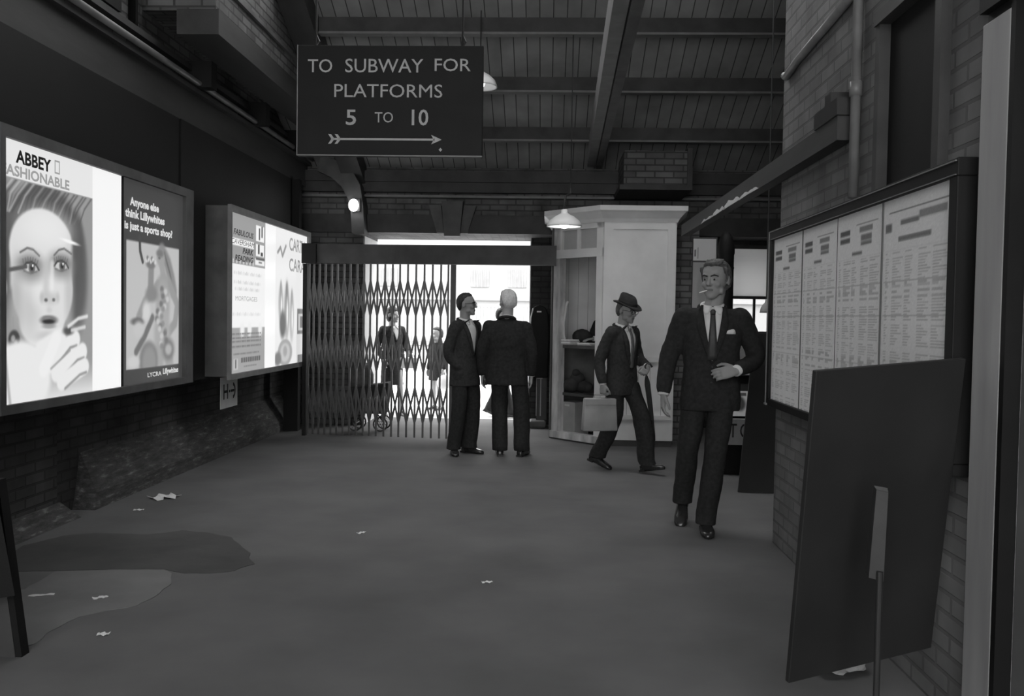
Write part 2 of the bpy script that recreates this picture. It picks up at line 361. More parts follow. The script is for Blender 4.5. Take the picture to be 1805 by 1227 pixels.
# back wall with the street opening
bw = struct(MB().box(-3.85, 4.2, 11.9, 12.9, 2.54, 3.4).build('wall_back', M['wallbrick']))
struct(MB().box(-3.85, -2.45, 11.9, 12.9, 0, 2.54).build('wall_back_left', M['wallbrick']))
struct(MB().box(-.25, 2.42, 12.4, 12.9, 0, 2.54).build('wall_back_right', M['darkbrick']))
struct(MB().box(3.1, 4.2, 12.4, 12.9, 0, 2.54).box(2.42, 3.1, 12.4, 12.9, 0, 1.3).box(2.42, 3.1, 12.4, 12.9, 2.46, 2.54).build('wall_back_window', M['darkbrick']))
MB().box(-3.3, 4.1, 11.84, 11.9, 2.54, 2.78).box(-3.3, 4.1, 11.82, 11.9, 3.07, 3.2).box(-3.3, 4.1, 11.78, 11.9, 3.2, 3.34).build('fascia', M['timber'], bw)
MB().box(-3.3, 4.1, 11.8, 11.9, 3.0, 3.03).build('ledge', M['edge'], bw)
struct(MB().box(-2.452, -2.44, 11.95, 12.9, 0, 2.5).build('trim_reveal', M['cream']))
struct(MB().box(-.262, -.25, 12.4, 12.9, 0, 2.5).build('trim_reveal', M['cream']))
ks = MB().hexa([(-1.37, 11.76, 2.5), (-1.17, 11.76, 2.5), (-1.17, 11.9, 2.5), (-1.37, 11.9, 2.5)], [(-1.41, 11.76, 2.95), (-1.13, 11.76, 2.95), (-1.13, 11.9, 2.95), (-1.41, 11.9, 2.95)]).build('keystone', M['timber_mid'], bw)
MB().hexa([(-1.47, 11.8, 2.54), (-1.38, 11.8, 2.54), (-1.38, 11.9, 2.54), (-1.47, 11.9, 2.54)], [(-1.58, 11.8, 2.9), (-1.42, 11.8, 2.9), (-1.42, 11.9, 2.9), (-1.58, 11.9, 2.9)]).build('voussoir', M['timber_mid'], bw)
MB().hexa([(-1.16, 11.8, 2.54), (-1.07, 11.8, 2.54), (-1.07, 11.9, 2.54), (-1.16, 11.9, 2.54)], [(-1.12, 11.8, 2.9), (-.96, 11.8, 2.9), (-.96, 11.9, 2.9), (-1.12, 11.9, 2.9)]).build('voussoir', M['timber_mid'], bw)
MB().box(.87, 1.62, 10.95, 11.9, 3.06, 3.47).build('brick_stub', M['stock'], bw)
MB().box(.82, 1.68, 10.9, 11.9, 3.0, 3.06).box(1.62, 1.68, 10.92, 11.9, 3.06, 3.5).build('stub_frame', M['timber'], bw)
# curved timber brace in the back left corner
o_ = [(-2.95, 3.5), (-2.72, 3.42), (-2.54, 3.3), (-2.44, 3.12), (-2.40, 2.88), (-2.38, 2.5)]; i_ = [(-3.0, 3.3), (-2.82, 3.22), (-2.68, 3.1), (-2.6, 2.95), (-2.56, 2.8), (-2.54, 2.5)]
br = MB()
for k in range(5): br.prism([(o_[k][0], 11.6, o_[k][1]), (o_[k+1][0], 11.6, o_[k+1][1]), (i_[k+1][0], 11.6, i_[k+1][1]), (i_[k][0], 11.6, i_[k][1])], (0, .3, 0))
struct(br.build('trim_brace', M['timber_mid']))
# window at the far right of the back wall
wn = struct(MB().box(2.40, 3.12, 12.36, 12.42, 1.26, 1.32).box(2.40, 2.45, 12.38, 12.44, 1.3, 2.48).box(3.07, 3.12, 12.38, 12.44, 1.3, 2.48).box(2.4, 3.12, 12.38, 12.44, 2.43, 2.48).box(2.4, 3.12, 12.38, 12.44, 1.755, 1.795).box(2.76, 2.79, 12.39, 12.43, 1.32, 1.77).build('window_1', M['timber']))
MB().box(2.45, 3.07, 12.405, 12.41, 1.32, 2.43).build('pane', M['glass'], wn)
MB().box(2.45, 3.07, 12.39, 12.392, 1.795, 2.43).build('blind', M['blind'], wn)
MB().box(2.3, 3.2, 12.3, 12.4, .7, 1.22).build('dado_panel', M['cream'], wn)

# right wall: brick pier, then pale door post and door
wr = struct(MB().box(1.5, 2.3, 3.17, 6.0, 0, 2.04).box(1.5, 2.3, 4.22, 6.0, 2.04, 5.9).box(1.5, 2.3, 3.17, 3.56, 2.04, 5.9).box(1.5, 2.3, 3.56, 4.22, 2.82, 5.9).box(1.68, 2.3, 3.56, 4.22, 2.04, 2.82).build('wall_right', M['pier']))
MB().box(1.52, 1.68, 3.56, 4.22, 2.04, 2.82).build('recess_dark_panel', M['black'], wr)  # black panel set forward so the whole recess reads dark
MB().box(1.46, 1.52, 3.52, 3.58, 2.04, 2.86).box(1.47, 1.52, 4.2, 4.25, 2.04, 2.86).box(1.46, 1.52, 3.52, 4.25, 2.8, 2.86).build('recess_frame', M['timber'], wr)
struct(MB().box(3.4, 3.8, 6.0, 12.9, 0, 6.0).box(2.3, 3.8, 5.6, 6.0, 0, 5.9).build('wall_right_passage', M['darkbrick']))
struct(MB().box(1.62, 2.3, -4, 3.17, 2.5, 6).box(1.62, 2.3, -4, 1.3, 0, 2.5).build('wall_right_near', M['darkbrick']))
dr = struct(MB().box(1.511, 1.56, 1.3, 2.955, 0, 2.5).build('door_1', M['door']))
MB().box(1.498, 1.515, 1.4, 2.82, .35, .95).box(1.498, 1.515, 1.4, 2.82, 1.0, 2.3).build('door_panel', M['door'], dr)
struct(MB().box(1.456, 1.51, 2.955, 2.984, 0, 2.5).box(1.469, 1.51, 2.984, 3.165, 0, 2.5).box(1.44, 1.66, 1.25, 3.17, 2.5, 2.8).build('trim_dark_gap_lintel', M['black']))  # black strip stands for the dark gap, covering the post's lit edge; lintel above
struct(MB().box(1.455, 1.468, 2.985, 3.175, 0, 2.465).build('trim_door_post', M['timber_pale'], bevel=.005))
# long beam carried past the pier, with its iron shoe
be = struct(MB().box(1.41, 1.49, 4.58, 9.85, 2.355, 2.475).build('trim_long_beam', M['timber']))
w_ = MB()
for k, (ya, yb, za, zb) in enumerate(((6.25, 6.9, 2.362, 2.385), (6.8, 7.5, 2.36, 2.402), (7.4, 8.0, 2.36, 2.395), (7.9, 8.6, 2.36, 2.38))):
    w_.prism([(1.4085, y, z) for y, z in jag([(ya, za), (yb, za-.003), (yb-.06, (za+zb)/2), (yb-.2, zb), ((ya+yb)/2, zb-.012), (ya+.15, zb-.004)], .012, 4)], (.004, 0, 0))
w_.build('worn_paint', M['cream'], be)
MB().box(1.40, 1.5, 4.56, 4.95, 2.475, 2.56).box(1.41, 1.5, 4.7, 4.8, 2.56, 2.62).build('iron_shoe', M['iron'], be)
struct(MB().box(1.5, 1.79, 11.0, 12.4, 0, 2.6).build('wall_stub_right', M['stock']))
pp = MB().tube([(1.47, 4.5, 2.06), (1.47, 4.5, 5.6)], .024, 12); pp.cyl((1.47, 4.5, 2.55), (1.47, 4.5, 2.62), .03)
tag(pp.build('drainpipe', M['pipe'], smooth=True), 'thin vertical drainpipe on the brick pier above the timetable board', 'pipe')
tag(MB().tube([(1.475, 5.9, 3.02), (1.475, 5.86, 3.0), (1.475, 5.6, 3.03), (1.475, 4.56, 3.075)], .024, 10).build('conduit_pipe', M['pipe'], smooth=True), 'grey conduit running along the top of the brick pier', 'pipe')
tag(MB().tube([(-3.11, 3.6, 3.47), (-3.11, 11.85, 3.47)], .026, 10).build('wall_pipe', M['pipe'], smooth=True), 'long grey pipe running above the black hoarding on the left wall', 'pipe')
tag(MB().tube([(-3.4, 11.3, 2.95), (-3.4, 11.75, 2.95)], .012, 8).build('conduit_pipe', M['paper_grey'], smooth=True), 'short pale conduit on bricks beyond the hoarding end', 'pipe')

# outside: stucco terrace across the street
fb = empty('building', (0, 45, 0), 'pale stucco building across the bright street, barred windows upstairs', 'building')
MB().box(-45, 40, 45, 50, 0, 14).build('wall', M['facade'], fb)
for x in (-11.5, -8.0, -3.43, -1.58, 1.5, 5, 9, 13):
    f = MB().box(x-.46, x+.46, 44.93, 45.02, 2.95, 3.83).build('window', M['facade_window'], fb)
    mu = MB()
    for k in range(1, 5): mu.box(x-.46+k*.184-.02, x-.46+k*.184+.02, 44.9, 44.94, 2.95, 3.83)
    mu.build('glazing_bars', M['facade'], f)
MB().box(-45, 40, 44.8, 45, 2.3, 2.5).build('string_course', M['facade'], fb)
rl = MB()
for k in range(120): rl.box(-12+k*.16, -12+k*.16+.04, 40, 40.04, -.03, 2.0)
rl.box(-12, 7.2, 39.98, 40.06, 1.92, 2.0).box(-12, 7.2, 39.98, 40.06, .3, .38)
tag(rl.build('railing', M['railing']), 'pale railing across the street, seen beyond the two talking men', 'railing')

# ================================================================ left wall things
tag(MB().box(-3.3, -3.2, 3.4, 7.74, .86, 3.12).build('hoarding_panel', M['hoarding']), 'black hoarding panel behind the big lit portrait poster', 'hoarding')
tag(MB().box(-3.3, -3.19, 7.76, 11.14, .84, 3.12).build('hoarding_panel', M['hoarding']), 'black hoarding panel behind the two-poster light box near the gate', 'hoarding')
tag(MB().box(-3.28, -3.1, 11.15, 11.26, .0, 3.12).build('timber_post', M['black']), 'black post where the hoarding ends beside the folding gate', 'post')

def smooth(e0, e1, x): t = np.clip((x-e0)/(e1-e0), 0, 1); return t*t*(3-2*t)
class Art:
    def __init__(s, u, v, base, asp): s.u, s.v, s.t, s.a = u, v, np.full_like(u, base), asp
    def ell(s, cu, cv, ru, rv, tone, soft=.15, rot=0, k=1.0):
        x = (s.u-cu); y = (s.v-cv)*s.a; c, n = math.cos(rot), math.sin(rot)
        d = np.sqrt(((x*c+y*n)/ru)**2+((-x*n+y*c)/(rv*s.a))**2); w = (1-smooth(1-soft, 1+soft, d))*k
        s.t = s.t*(1-w)+tone*w; return s
    def rect(s, u0, u1, v0, v1, tone, soft=.004, k=1.0):
        w = smooth(u0-soft, u0+soft, s.u)*(1-smooth(u1-soft, u1+soft, s.u))*smooth(v0-soft, v0+soft, s.v)*(1-smooth(v1-soft, v1+soft, s.v))*k
        s.t = s.t*(1-w)+tone*w; return s
    def line(s, pts, r, tone, soft=.5, k=1.0):
        m = np.zeros_like(s.u)
        for (x0, y0), (x1, y1) in zip(pts, pts[1:]):
            y0 *= s.a; y1 *= s.a; dx, dy = x1-x0, y1-y0; q = np.clip(((s.u-x0)*dx+(s.v*s.a-y0)*dy)/(dx*dx+dy*dy+1e-9), 0, 1)
            d = np.hypot(s.u-x0-q*dx, s.v*s.a-y0-q*dy)/r; m = np.maximum(m, 1-smooth(1-soft, 1+soft, d))
        s.t = s.t*(1-m*k)+tone*m*k; return s
    def grain(s, f, a): s.t = s.t+a*np.sin(s.u*f*1.7+5*s.v)*np.sin(s.v*f+3*s.u); return s

def portrait(u, v):
    a = Art(u, v, .56, 1.5)
    a.rect(-.1, 1.1, -.1, .857, .58, .01)
    a.ell(.43, .60, .47, .27, .36, .10).ell(.80, .50, .13, .22, .34, .35).ell(.0, .58, .12, .24, .34, .4)      # hair
    for k in range(26):                                                              # combed strands
        x = -.04+k*.035; a.line([(x+.16, .86), (x+.06, .80), (x+.0+.03*math.sin(k), .73)], .007, (.80 if k < 7 and k % 2 == 0 else .62 if k % 3 == 0 else .26), .95, .55)
    a.ell(.42, .60, .345, .165, .86, .05).rect(.085, .745, .44, .62, .86, .02)         # forehead and cheeks
    a.ell(.425, .44, .325, .185, .86, .05).ell(.41, .315, .24, .105, .86, .08)
    a.rect(-.2, .055, .40, .72, .36, .02).ell(.81, .60, .07, .17, .32, .4)
    a.ell(.14, .40, .06, .13, .66, .9, k=.7).ell(.27, .36, .09, .09, .72, .9, k=.6).ell(.71, .44, .05, .18, .70, .9, k=.6)
    a.ell(.46, .69, .24, .07, .92, .8, k=.7).ell(.36, .43, .07, .05, .92, .9, k=.5)
    for cu, cv, s in ((.285, .525, 1), (.615, .545, -1)):
        a.ell(cu, cv+.002, .125, .050, .50, .8, k=.9); a.ell(cu-.01*s, cv+.016, .09, .022, .40, .8, k=.6); a.ell(cu, cv-.002, .070, .019, .80, .3); a.ell(cu+.012, cv, .034, .023, .40, .25); a.ell(cu+.012, cv, .016, .011, .14, .3); a.ell(cu+.022, cv+.009, .008, .006, .95, .3)
        a.line([(cu-.080, cv-.004), (cu-.045, cv+.016), (cu+.01, cv+.022), (cu+.055, cv+.012), (cu+.085, cv-.006)], .007, .26, .6)
        a.line([(cu-.07, cv-.014), (cu, cv-.023), (cu+.065, cv-.013)], .006, .42, .8, .8)
        for k in range(7): a.line([(cu-.07+k*.022, cv+.012+.012*math.sin(k*.5)), (cu-.08+k*.026, cv+.030+.010*math.sin(k*.5))], .0035, .34, .9, .7)
    a.line([(.18, .580), (.25, .600), (.31, .597), (.375, .575)], .0065, .42, .8).line([(.535, .585), (.59, .610), (.65, .618), (.735, .600)], .0065, .42, .8)
    a.line([(.455, .54), (.44, .43)], .028, .74, .95, .6).line([(.515, .55), (.51, .43)], .02, .93, .9, .6).ell(.485, .408, .085, .026, .74, .7, k=.7).ell(.445, .400, .018, .007, .36, .6).ell(.53, .402, .016, .007, .40, .6).ell(.40, .41, .02, .02, .68, .8, k=.6).ell(.575, .413, .02, .02, .72, .8, k=.6)
    a.ell(.478, .318, .095, .020, .46, .35).ell(.474, .313, .062, .009, .14, .4).ell(.478, .294, .072, .010, .56, .5, k=.8).ell(.45, .329, .04, .007, .5, .6).ell(.48, .36, .03, .012, .74, .8, k=.5)
    a.ell(.45, .255, .10, .018, .72, .8, k=.6)
    a.line([(-.05, .50), (.10, .512), (.24, .527)], .012, .34, .5).ell(.0, .44, .05, .05, .9, .3)      # brush
    a.line([(.11, .33), (.115, .27)], .006, .6).ell(.12, .245, .055, .036, .25, .2).ell(.11, .25, .02, .012, .6, .4).ell(.135, .235, .015, .01, .5, .4)
    a.rect(-.1, 1.1, -.1, .06, .90, .10); a.ell(.18, .09, .32, .15, .91, .12); a.line([(.03, .2), (.08, .0)], .012, .6, .9, .7)
    for p, q, r in (((.40, .19), (.60, .235), .075), ((.48, .14), (.78, .235), .062), ((.56, .10), (.87, .18), .060), ((.62, .06), (.90, .115), .055)): a.line([p, q], r, .91, .22).line([(p[0]+.04, p[1]-.030), (q[0]-.06, q[1]-.034), (q[0]+.02, q[1]-.026)], .009, .50, .95, .8)
    a.line([(.42, .12), (.56, .24)], .05, .93, .3); a.ell(.70, .272, .06, .016, .30, .6); a.line([(.50, .12), (.72, .19)], .008, .55, .9, .7)
    a.line([(.70, .292), (.82, .325), (.93, .335)], .012, .90, .8, .9).line([(.74, .275), (.90, .288)], .012, .90, .8, .8); a.ell(.72, .65, .10, .007, .97, .6, rot=-.1)
    a.rect(-.1, 1.1, .857, 1.1, .90, .003); a.line([(-.1, .857), (1.1, .857)], .004, .6)
    return a.t
def ladies(u, v):
    a = Art(u, v, .27, 1.5)
    a.rect(.05, .93, .075, .705, .84, .006); 
    a.line([(.25, .73), (.26, .66), (.30, .61)], .018, .30, .3)
    a.line([(.62, .68), (.72, .62), (.79, .54), (.83, .47)], .060, .60, .4).line([(.66, .67), (.76, .57), (.82, .48)], .012, .46, .8)   # long hair
    a.ell(.60, .64, .070, .045, .70, .3).ell(.585, .665, .06, .02, .52, .5).ell(.575, .64, .02, .006, .45, .5)
    a.line([(.62, .60), (.65, .54)], .045, .70, .4).ell(.66, .50, .13, .06, .68, .3)
    a.line([(.76, .51), (.90, .40), (.86, .30), (.76, .26)], .042, .66, .4).line([(.55, .50), (.34, .41), (.24, .33)], .040, .66, .4)
    a.ell(.64, .40, .12, .13, .72, .3).ell(.63, .24, .14, .14, .74, .3).line([(.58, .14), (.56, .08)], .08, .72, .4).line([(.74, .14), (.76, .08)], .07, .72, .4)
    a.line([(.44, .60), (.43, .48)], .045, .60, .4).ell(.43, .60, .075, .020, .52, .4)
    for k in range(9): a.ell(.36+.018*k, .62+.012*math.sin(k*1.5), .018, .012, .52 if k % 2 else .92, .5)
    a.ell(.45, .45, .10, .04, .58, .4).line([(.46, .33), (.34, .24), (.20, .16)], .030, .48, .5).ell(.22, .31, .10, .020, .46, .4).ell(.24, .27, .08, .04, .86, .4)
    a.ell(.40, .11, .15, .10, .55, .2).ell(.41, .10, .11, .085, .64, .3)
    for k in range(24): a.ell(.62+.05*math.sin(k*1.9)+.05*math.sin(k*.4), .48-.013*k, .030, .016, (.50, .86, .62)[k % 3], .6)
    a.ell(.74, .16, .10, .055, .50, .5).ell(.74, .16, .06, .03, .78, .5).ell(.36, .36, .06, .05, .92, .5).ell(.16, .11, .09, .03, .90, .4)
    a.rect(-.1, 1.1, -.1, .075, .27, .004).rect(-.1, .05, -.1, 1.1, .27, .006).rect(.93, 1.1, -.1, 1.1, .27, .006)
    return a.t
def housing(u, v):
    a = Art(u, v, .94, 1.5)
    a.rect(-.1, 1.1, .685, 1.1, .60, .003).rect(-.1, .66, .80, .845, .95).rect(.72, .96, .86, .965, .96).rect(.72, .96, .76, .84, .96).rect(.70, .98, .70, .745, .93)
    a.rect(.80, .84, .87, .95, .3).rect(.88, .92, .89, .965, .3).rect(.78, .83, .775, .84, .3).rect(.86, .93, .765, .79, .25).rect(.72, .98, .735, .75, .35).rect(.8, .9, .715, .725, .4)
    for k in range(14): a.rect(.04+k*.045, .075+k*.045, .69, .715, .78 if k % 2 else .55)
    for z, x0, x1, t in ((.63, .12, .92, .80), (.572, .12, .88, .80), (.53, .15, .85, .82), (.37, .1, .9, .84)):
        for k in range(22):
            x = x0+(x1-x0)*k/22; a.rect(x, x+.018+.01*math.sin(k*5), z-.010, z+.010+.004*math.sin(k*3), t, .003)
    a.rect(-.1, 1.1, -.1, .285, .62, .003)
    for x in (.35, .55, .86): a.ell(x, .27, .06, .045, .92, .5)
    for z in (.245, .22, .197, .165): 
        for k in range(20): a.rect(.05+k*.042, .078+k*.042+.006*math.sin(k*2), z-.006, z+.006, .42, .002)
    for k in range(18): a.rect(.12+k*.04, .148+k*.04, .112, .124, .45, .002)
    a.rect(.12, .24, .02, .09, .72).rect(.165, .195, .03, .085, .3); 
    for k in range(9): a.rect(.32+k*.062, .37+k*.062, .06, .092, .35, .003)
    for k in range(12): a.rect(.40+k*.03, .42+k*.03, .03, .04, .45, .002)
    return a.t
def drinks(u, v):
    a = Art(u, v, .93, 1.5)
    a.line([(.06, .82), (.14, .86), (.2, .80), (.3, .88)], .018, .6)
    for x, z, r, h, t in ((.16, .45, .07, .14, .70), (.34, .40, .08, .20, .62), (.50, .36, .07, .18, .72)): a.ell(x, z, r, h, t, .4).ell(x, z+h*.8, r*.35, .06, t-.08, .4).ell(x+.02, z-.02, r*.3, h*.5, .95, .6)
    a.ell(.22, .30, .09, .10, .40, .4).ell(.30, .09, .22, .10, .66, .1).ell(.30, .09, .15, .07, .78, .2).ell(.3, .1, .06, .04, .66, .4)
    a.rect(.68, .98, .22, .42, .50).rect(.72, .94, .25, .38, .8).rect(.78, .88, .27, .36, .45).rect(.66, 1.1, -.1, .22, .86).rect(.70, 1.1, -.1, .06, .5)
    a.ell(.08, .05, .1, .05, .5, .4)
    return a.t

LX = -3.10
lb = empty('poster_light_box', (-3.2, 6.35, .9), 'big lit advertisement box on the left wall showing a close-up portrait', 'light box')
MB().box(-3.199, LX-.004, 5.0, 7.72, .91, 2.45).build('case', M['black'], lb)
MB().box(LX-.004, LX+.03, 4.98, 7.74, 2.43, 2.5).box(LX-.004, LX+.03, 4.98, 7.74, .85, .905).box(LX-.004, LX+.03, 4.98, 5.03, .905, 2.43).box(LX-.004, LX+.03, 7.58, 7.74, .905, 2.43).build('frame', M['timber_mid'], lb)
raster('poster', (LX, 5.03, .905), Y3, Z3, 1.03, 1.525, 150, 210, portrait, M['lit'], lb)
MB().box(LX-.003, LX, 6.06, 6.475, .905, 2.43).build('blank_panel', M['tube'], lb)
MB().box(LX-.001, LX+.006, 6.475, 6.5, .905, 2.43).build('divider', M['black'], lb)
raster('poster', (LX, 6.5, .905), Y3, Z3, 1.08, 1.525, 130, 190, ladies, M['dimlit'], lb)
v0 = .905
letter(lb, M['ink_lit'], 'ABBEY', (LX, 5.17, v0+.918*1.525), Y3, Z3, X3, .375, .078, .034)
letter(lb, M['ink_grey'], 'FASHIONABLE', (LX, 5.03, v0+.865*1.525), Y3, Z3, X3, .73, .064, .03)
t = MB(); lo, hi = v0+.92*1.525, v0+.975*1.525
fr = [[(LX+d, 5.585+a, lo+a) for a, d in ((0, .001),)]]
q4 = [(5.585, lo), (5.645, lo), (5.645, hi), (5.585, hi)]; q5 = [(5.595, lo+.01), (5.635, lo+.01), (5.635, hi-.01), (5.595, hi-.01)]
for k in range(4): t.quad(*[(LX+.002, *p) for p in (q4[k], q4[(k+1) % 4], q5[(k+1) % 4], q5[k])])
bmesh.ops.remove_doubles(t.bm, verts=t.bm.verts, dist=1e-5); t.build('emblem', M['ink_grey'], lb)
for s_, a, b, z in (('Anyone else', .10, .56, .862), ('think Lillywhites', .03, .66, .803), ('is just a sports shop?', .02, .80, .744)): letter(lb, M['ink_white'], s_, (LX, 6.5+a*1.08, v0+z*1.525), Y3, Z3, X3, (b-a)*1.08, .082, .038)
letter(lb, M['ink_white'], 'LYCRA', (LX, 6.5+.38*1.08, v0+.026*1.525), Y3, Z3, X3, .25, .036, .01)
letter(lb, M['ink_white'], 'Lillywhites', (LX, 6.5+.64*1.08, v0+.022*1.525), Y3, Z3, X3, .30, .06, .03)

LX2 = -2.97
l2 = empty('poster_light_box', (-3.15, 9.75, .88), 'lit advertisement box nearest the folding gate, holding two bright posters', 'light box')
MB().box(-3.189, LX2-.004, 8.32, 11.1, .86, 2.45).build('case', M['timber_mid'], l2)
MB().box(LX2-.004, LX2+.03, 8.30, 11.12, 2.40, 2.46).box(LX2-.004, LX2+.03, 8.30, 11.12, .83, .882).box(LX2-.004, LX2+.03, 8.30, 8.335, .882, 2.40).box(LX2-.004, LX2+.03, 11.04, 11.12, .882, 2.40).build('frame', M['edge'], l2)
raster('poster', (LX2, 8.335, .882), Y3, Z3, 1.07, 1.52, 120, 190, housing, M['lit'], l2)
MB().box(LX2-.003, LX2, 9.405, 9.77, .882, 2.40).build('blank_panel', M['tube'], l2)
raster('poster', (LX2, 9.77, .882), Y3, Z3, 1.27, 1.52, 120, 160, drinks, M['lit'], l2)
v0 = .882
for s_, a, b, z in (('FABULOUS', .10, .64, .865), ('PARK', .34, .64, .755), ('READING', .14, .64, .705)): letter(l2, M['ink_lit'], s_, (LX2, 8.335+a*1.07, v0+z*1.52), Y3, Z3, X3, (b-a)*1.07, .058, .025, .25)
letter(l2, M['ink_lit'], 'CAVERSHAM', (LX2, 8.335+.05*1.07, v0+.808*1.52), Y3, Z3, X3, .62*1.07, .05, 0, .25)
letter(l2, M['ink_grey'], 'MORTGAGES', (LX2, 8.335+.16*1.07, v0+.455*1.52), Y3, Z3, X3, .60*1.07, .045, 0)
letter(l2, M['ink_grey'], 'CARTA', (LX2, 9.77+.40*1.27, v0+.855*1.52), Y3, Z3, X3, .56*1.27, .15, .02)
letter(l2, M['ink_grey'], 'CARA', (LX2, 9.77+.40*1.27, v0+.70*1.52), Y3, Z3, X3, .52*1.27, .15, .02)

hp = MB().box(-3.19, -3.185, 8.72, 9.2, .51, .82).build('hydrant_sign', M['paper'], origin=(-3.19, 8.96, .66)); tag(hp, 'small white H plate fixed below the two-poster light box', 'sign')
letter(hp, M['ink'], 'H', (-3.184, 8.79, .60), Y3, Z3, X3, .13, .15, .02); t = MB()
t.box(-3.184, -3.182, 8.95, 8.98, .66, .685).box(-3.184, -3.182, 9.0, 9.04, .66, .685)
for k in range(8):
    a0, a1 = -PI/2+k*PI/8, -PI/2+(k+1)*PI/8
    t.quad(*[(-3.182, 9.06+r*math.cos(a), .672+r*1.1*math.sin(a)) for r, a in ((.045, a0), (.075, a0), (.075, a1), (.045, a1))])
t.quad((-3.182, 9.04, .66), (-3.182, 9.1, .66), (-3.182, 9.1, .685), (-3.182, 9.04, .685)); t.build('arrow_symbol', M['ink'], hp)

# ================================================================ hanging sign
SY = 6.2
sg = empty('hanging_sign', (-1.11, SY, 2.5), 'black hanging sign lettered TO SUBWAY FOR PLATFORMS 5 TO 10', 'sign')
sx0, sx1, sz0, sz1 = -1.745, -.47, 2.54, 3.29
MB().box(sx0, sx1, SY, SY+.05, sz0, sz1).build('board', M['black'], sg, bevel=.004)
MB().box(sx0, sx1, SY-.006, SY, sz0, sz0+.008).box(sx0, sx0+.006, SY-.005, SY, sz0, sz1).build('edging', M['edge'], sg)
def SP(px, py): return sx0+(px-524)/327.0*(sx1-sx0), sz1-(py-80-(px-524)*.018+2)/193.5*(sz1-sz0)
t = MB()
for s_, a, b, yt, yb, of in (('TO', 543, 586, 103, 126, .002), ('SUBWAY', 609, 746, 103, 127, .002), ('FOR', 766, 829, 105, 127, .002), ('PLATFORMS', 590, 780, 147, 170, 0), ('5', 611, 629, 192, 219, .012), ('TO', 662, 694, 197, 215, 0), ('10', 727, 756, 193, 221, .012)):
    x0_, z0_ = SP(a, yb); x1_, z1_ = SP(b, yt+(b-a)*.0); hh = (yb-yt)/193.5*(sz1-sz0)
    letter(sg, M['letter'], s_, (x0_, SY, z0_), X3, Z3, (0, -1, 0), x1_-x0_, hh, of, depth=.003)
t = MB(); ax, az = SP(585, 243); bx, bz = SP(780, 247); e = SY-.003
t.quad((ax, e, az-.007), (bx-.05, e, az-.007), (bx-.05, e, az+.007), (ax, e, az+.007))
t.quad((bx, e, az), (bx-.072, e, az+.032), (bx-.055, e, az), (bx-.072, e, az-.032))
for q in (0, .045):
    for sgn in (1, -1): t.quad((ax+q, e, az+sgn*.004), (ax+q+.022, e, az+sgn*.004), (ax+q, e, az+sgn*.032), (ax+q-.02, e, az+sgn*.034)); 
t.build('arrow', M['letter'], sg)
t = MB(); cx_, cz_ = SP(778, 264); t.quad((cx_-.012, e, cz_), (cx_, e, cz_-.013), (cx_+.012, e, cz_), (cx_, e, cz_+.013)); t.build('scuff_mark', M['letter'], sg)
for x in (-.615, -1.62):
    r = MB(); r.cyl((x, SY+.02, sz1), (x, SY+.02, roofz(SY)), .008, 8); r.tube([(x, SY+.02, sz1), (x+.02, SY+.02, sz1+.03), (x, SY+.02, sz1+.07)], .008, 8); r.build('hanger_rod', M['iron'], sg)

# ================================================================ lamps
def shade_prof(r, h): return [(r, 0), (r*.98, h*.12), (r*.86, h*.42), (r*.55, h*.72), (r*.30, h*.86), (r*.2, h*.95), (r*.2, h*1.15), (r*.1, h*1.2)]
def pendant(loc, r, h, label, lit, top, mshade, bend=False):
    L_ = empty('pendant_lamp', loc, label, 'lamp'); x, y, z = loc
    p = shade_prof(r, h); inner = [(a*.95, max(b-.008, .003)) for a, b in p[:5]][::-1]
    m = MB(); pr = [(rr, zz) for rr, zz in p]
    n = 28; outer = [[V((x+a*math.cos(2*PI*j/n), y+a*math.sin(2*PI*j/n), z+b)) for j in range(n)] for a, b in inner+pr]
    m.rings(outer, cap=True); m.build('lamp_shade', mshade, L_, smooth=True)
    b = MB(); b.ell((x, y, z+h*.30), r*.30, r*.30, r*.36); b.build('bulb', M['lamp'] if lit else M['lamp_soft'], L_, smooth=True)
    c = MB()
    if bend: c.tube([(x, y, z+h*1.15), (x, y, z+h+.10), (x+.01, y+.02, z+h+.17), (x+.06, y+.08, z+h+.20), (x+.06, y+.1, z+h+.26), (x+.06, y+.1, top)], [.012, .012, .012, .012, .006, .005], 8)
    else: c.tube([(x, y, z+h*1.15), (x, y, top)], .006, 8)
    c.build('cord', M['iron'], L_); return L_
pendant((.145, 9.3, 2.385), .18, .15, 'white enamel pendant lamp hanging in front of the cream kiosk', True, roofz(9.4)+.02, M['white'], True)
pendant((-.735, 9.3, 3.79), .175, .17, 'pale pendant lamp half hidden behind the black hanging sign', False, roofz(9.3)+.02, M['white'])
pendant((1.895, 8.0, 1.53), .055, .10, 'tiny bell-shaped pendant lamp in front of the far window', False, roofz(8.0)+.02, M['paper_grey'])
wlp = empty('wall_lamp', (-2.5, 11.58, 2.86), 'glowing bulkhead lamp fixed to the curved brace above the gate', 'lamp')
MB().box(-2.53, -2.43, 11.55, 11.6, 2.78, 2.93).build('back_plate', M['iron'], wlp)
b = MB(); b.ell((-2.50, 11.5, 2.85), .065, .06, .08); b.build('lamp_bowl', M['lamp'], wlp, smooth=True)

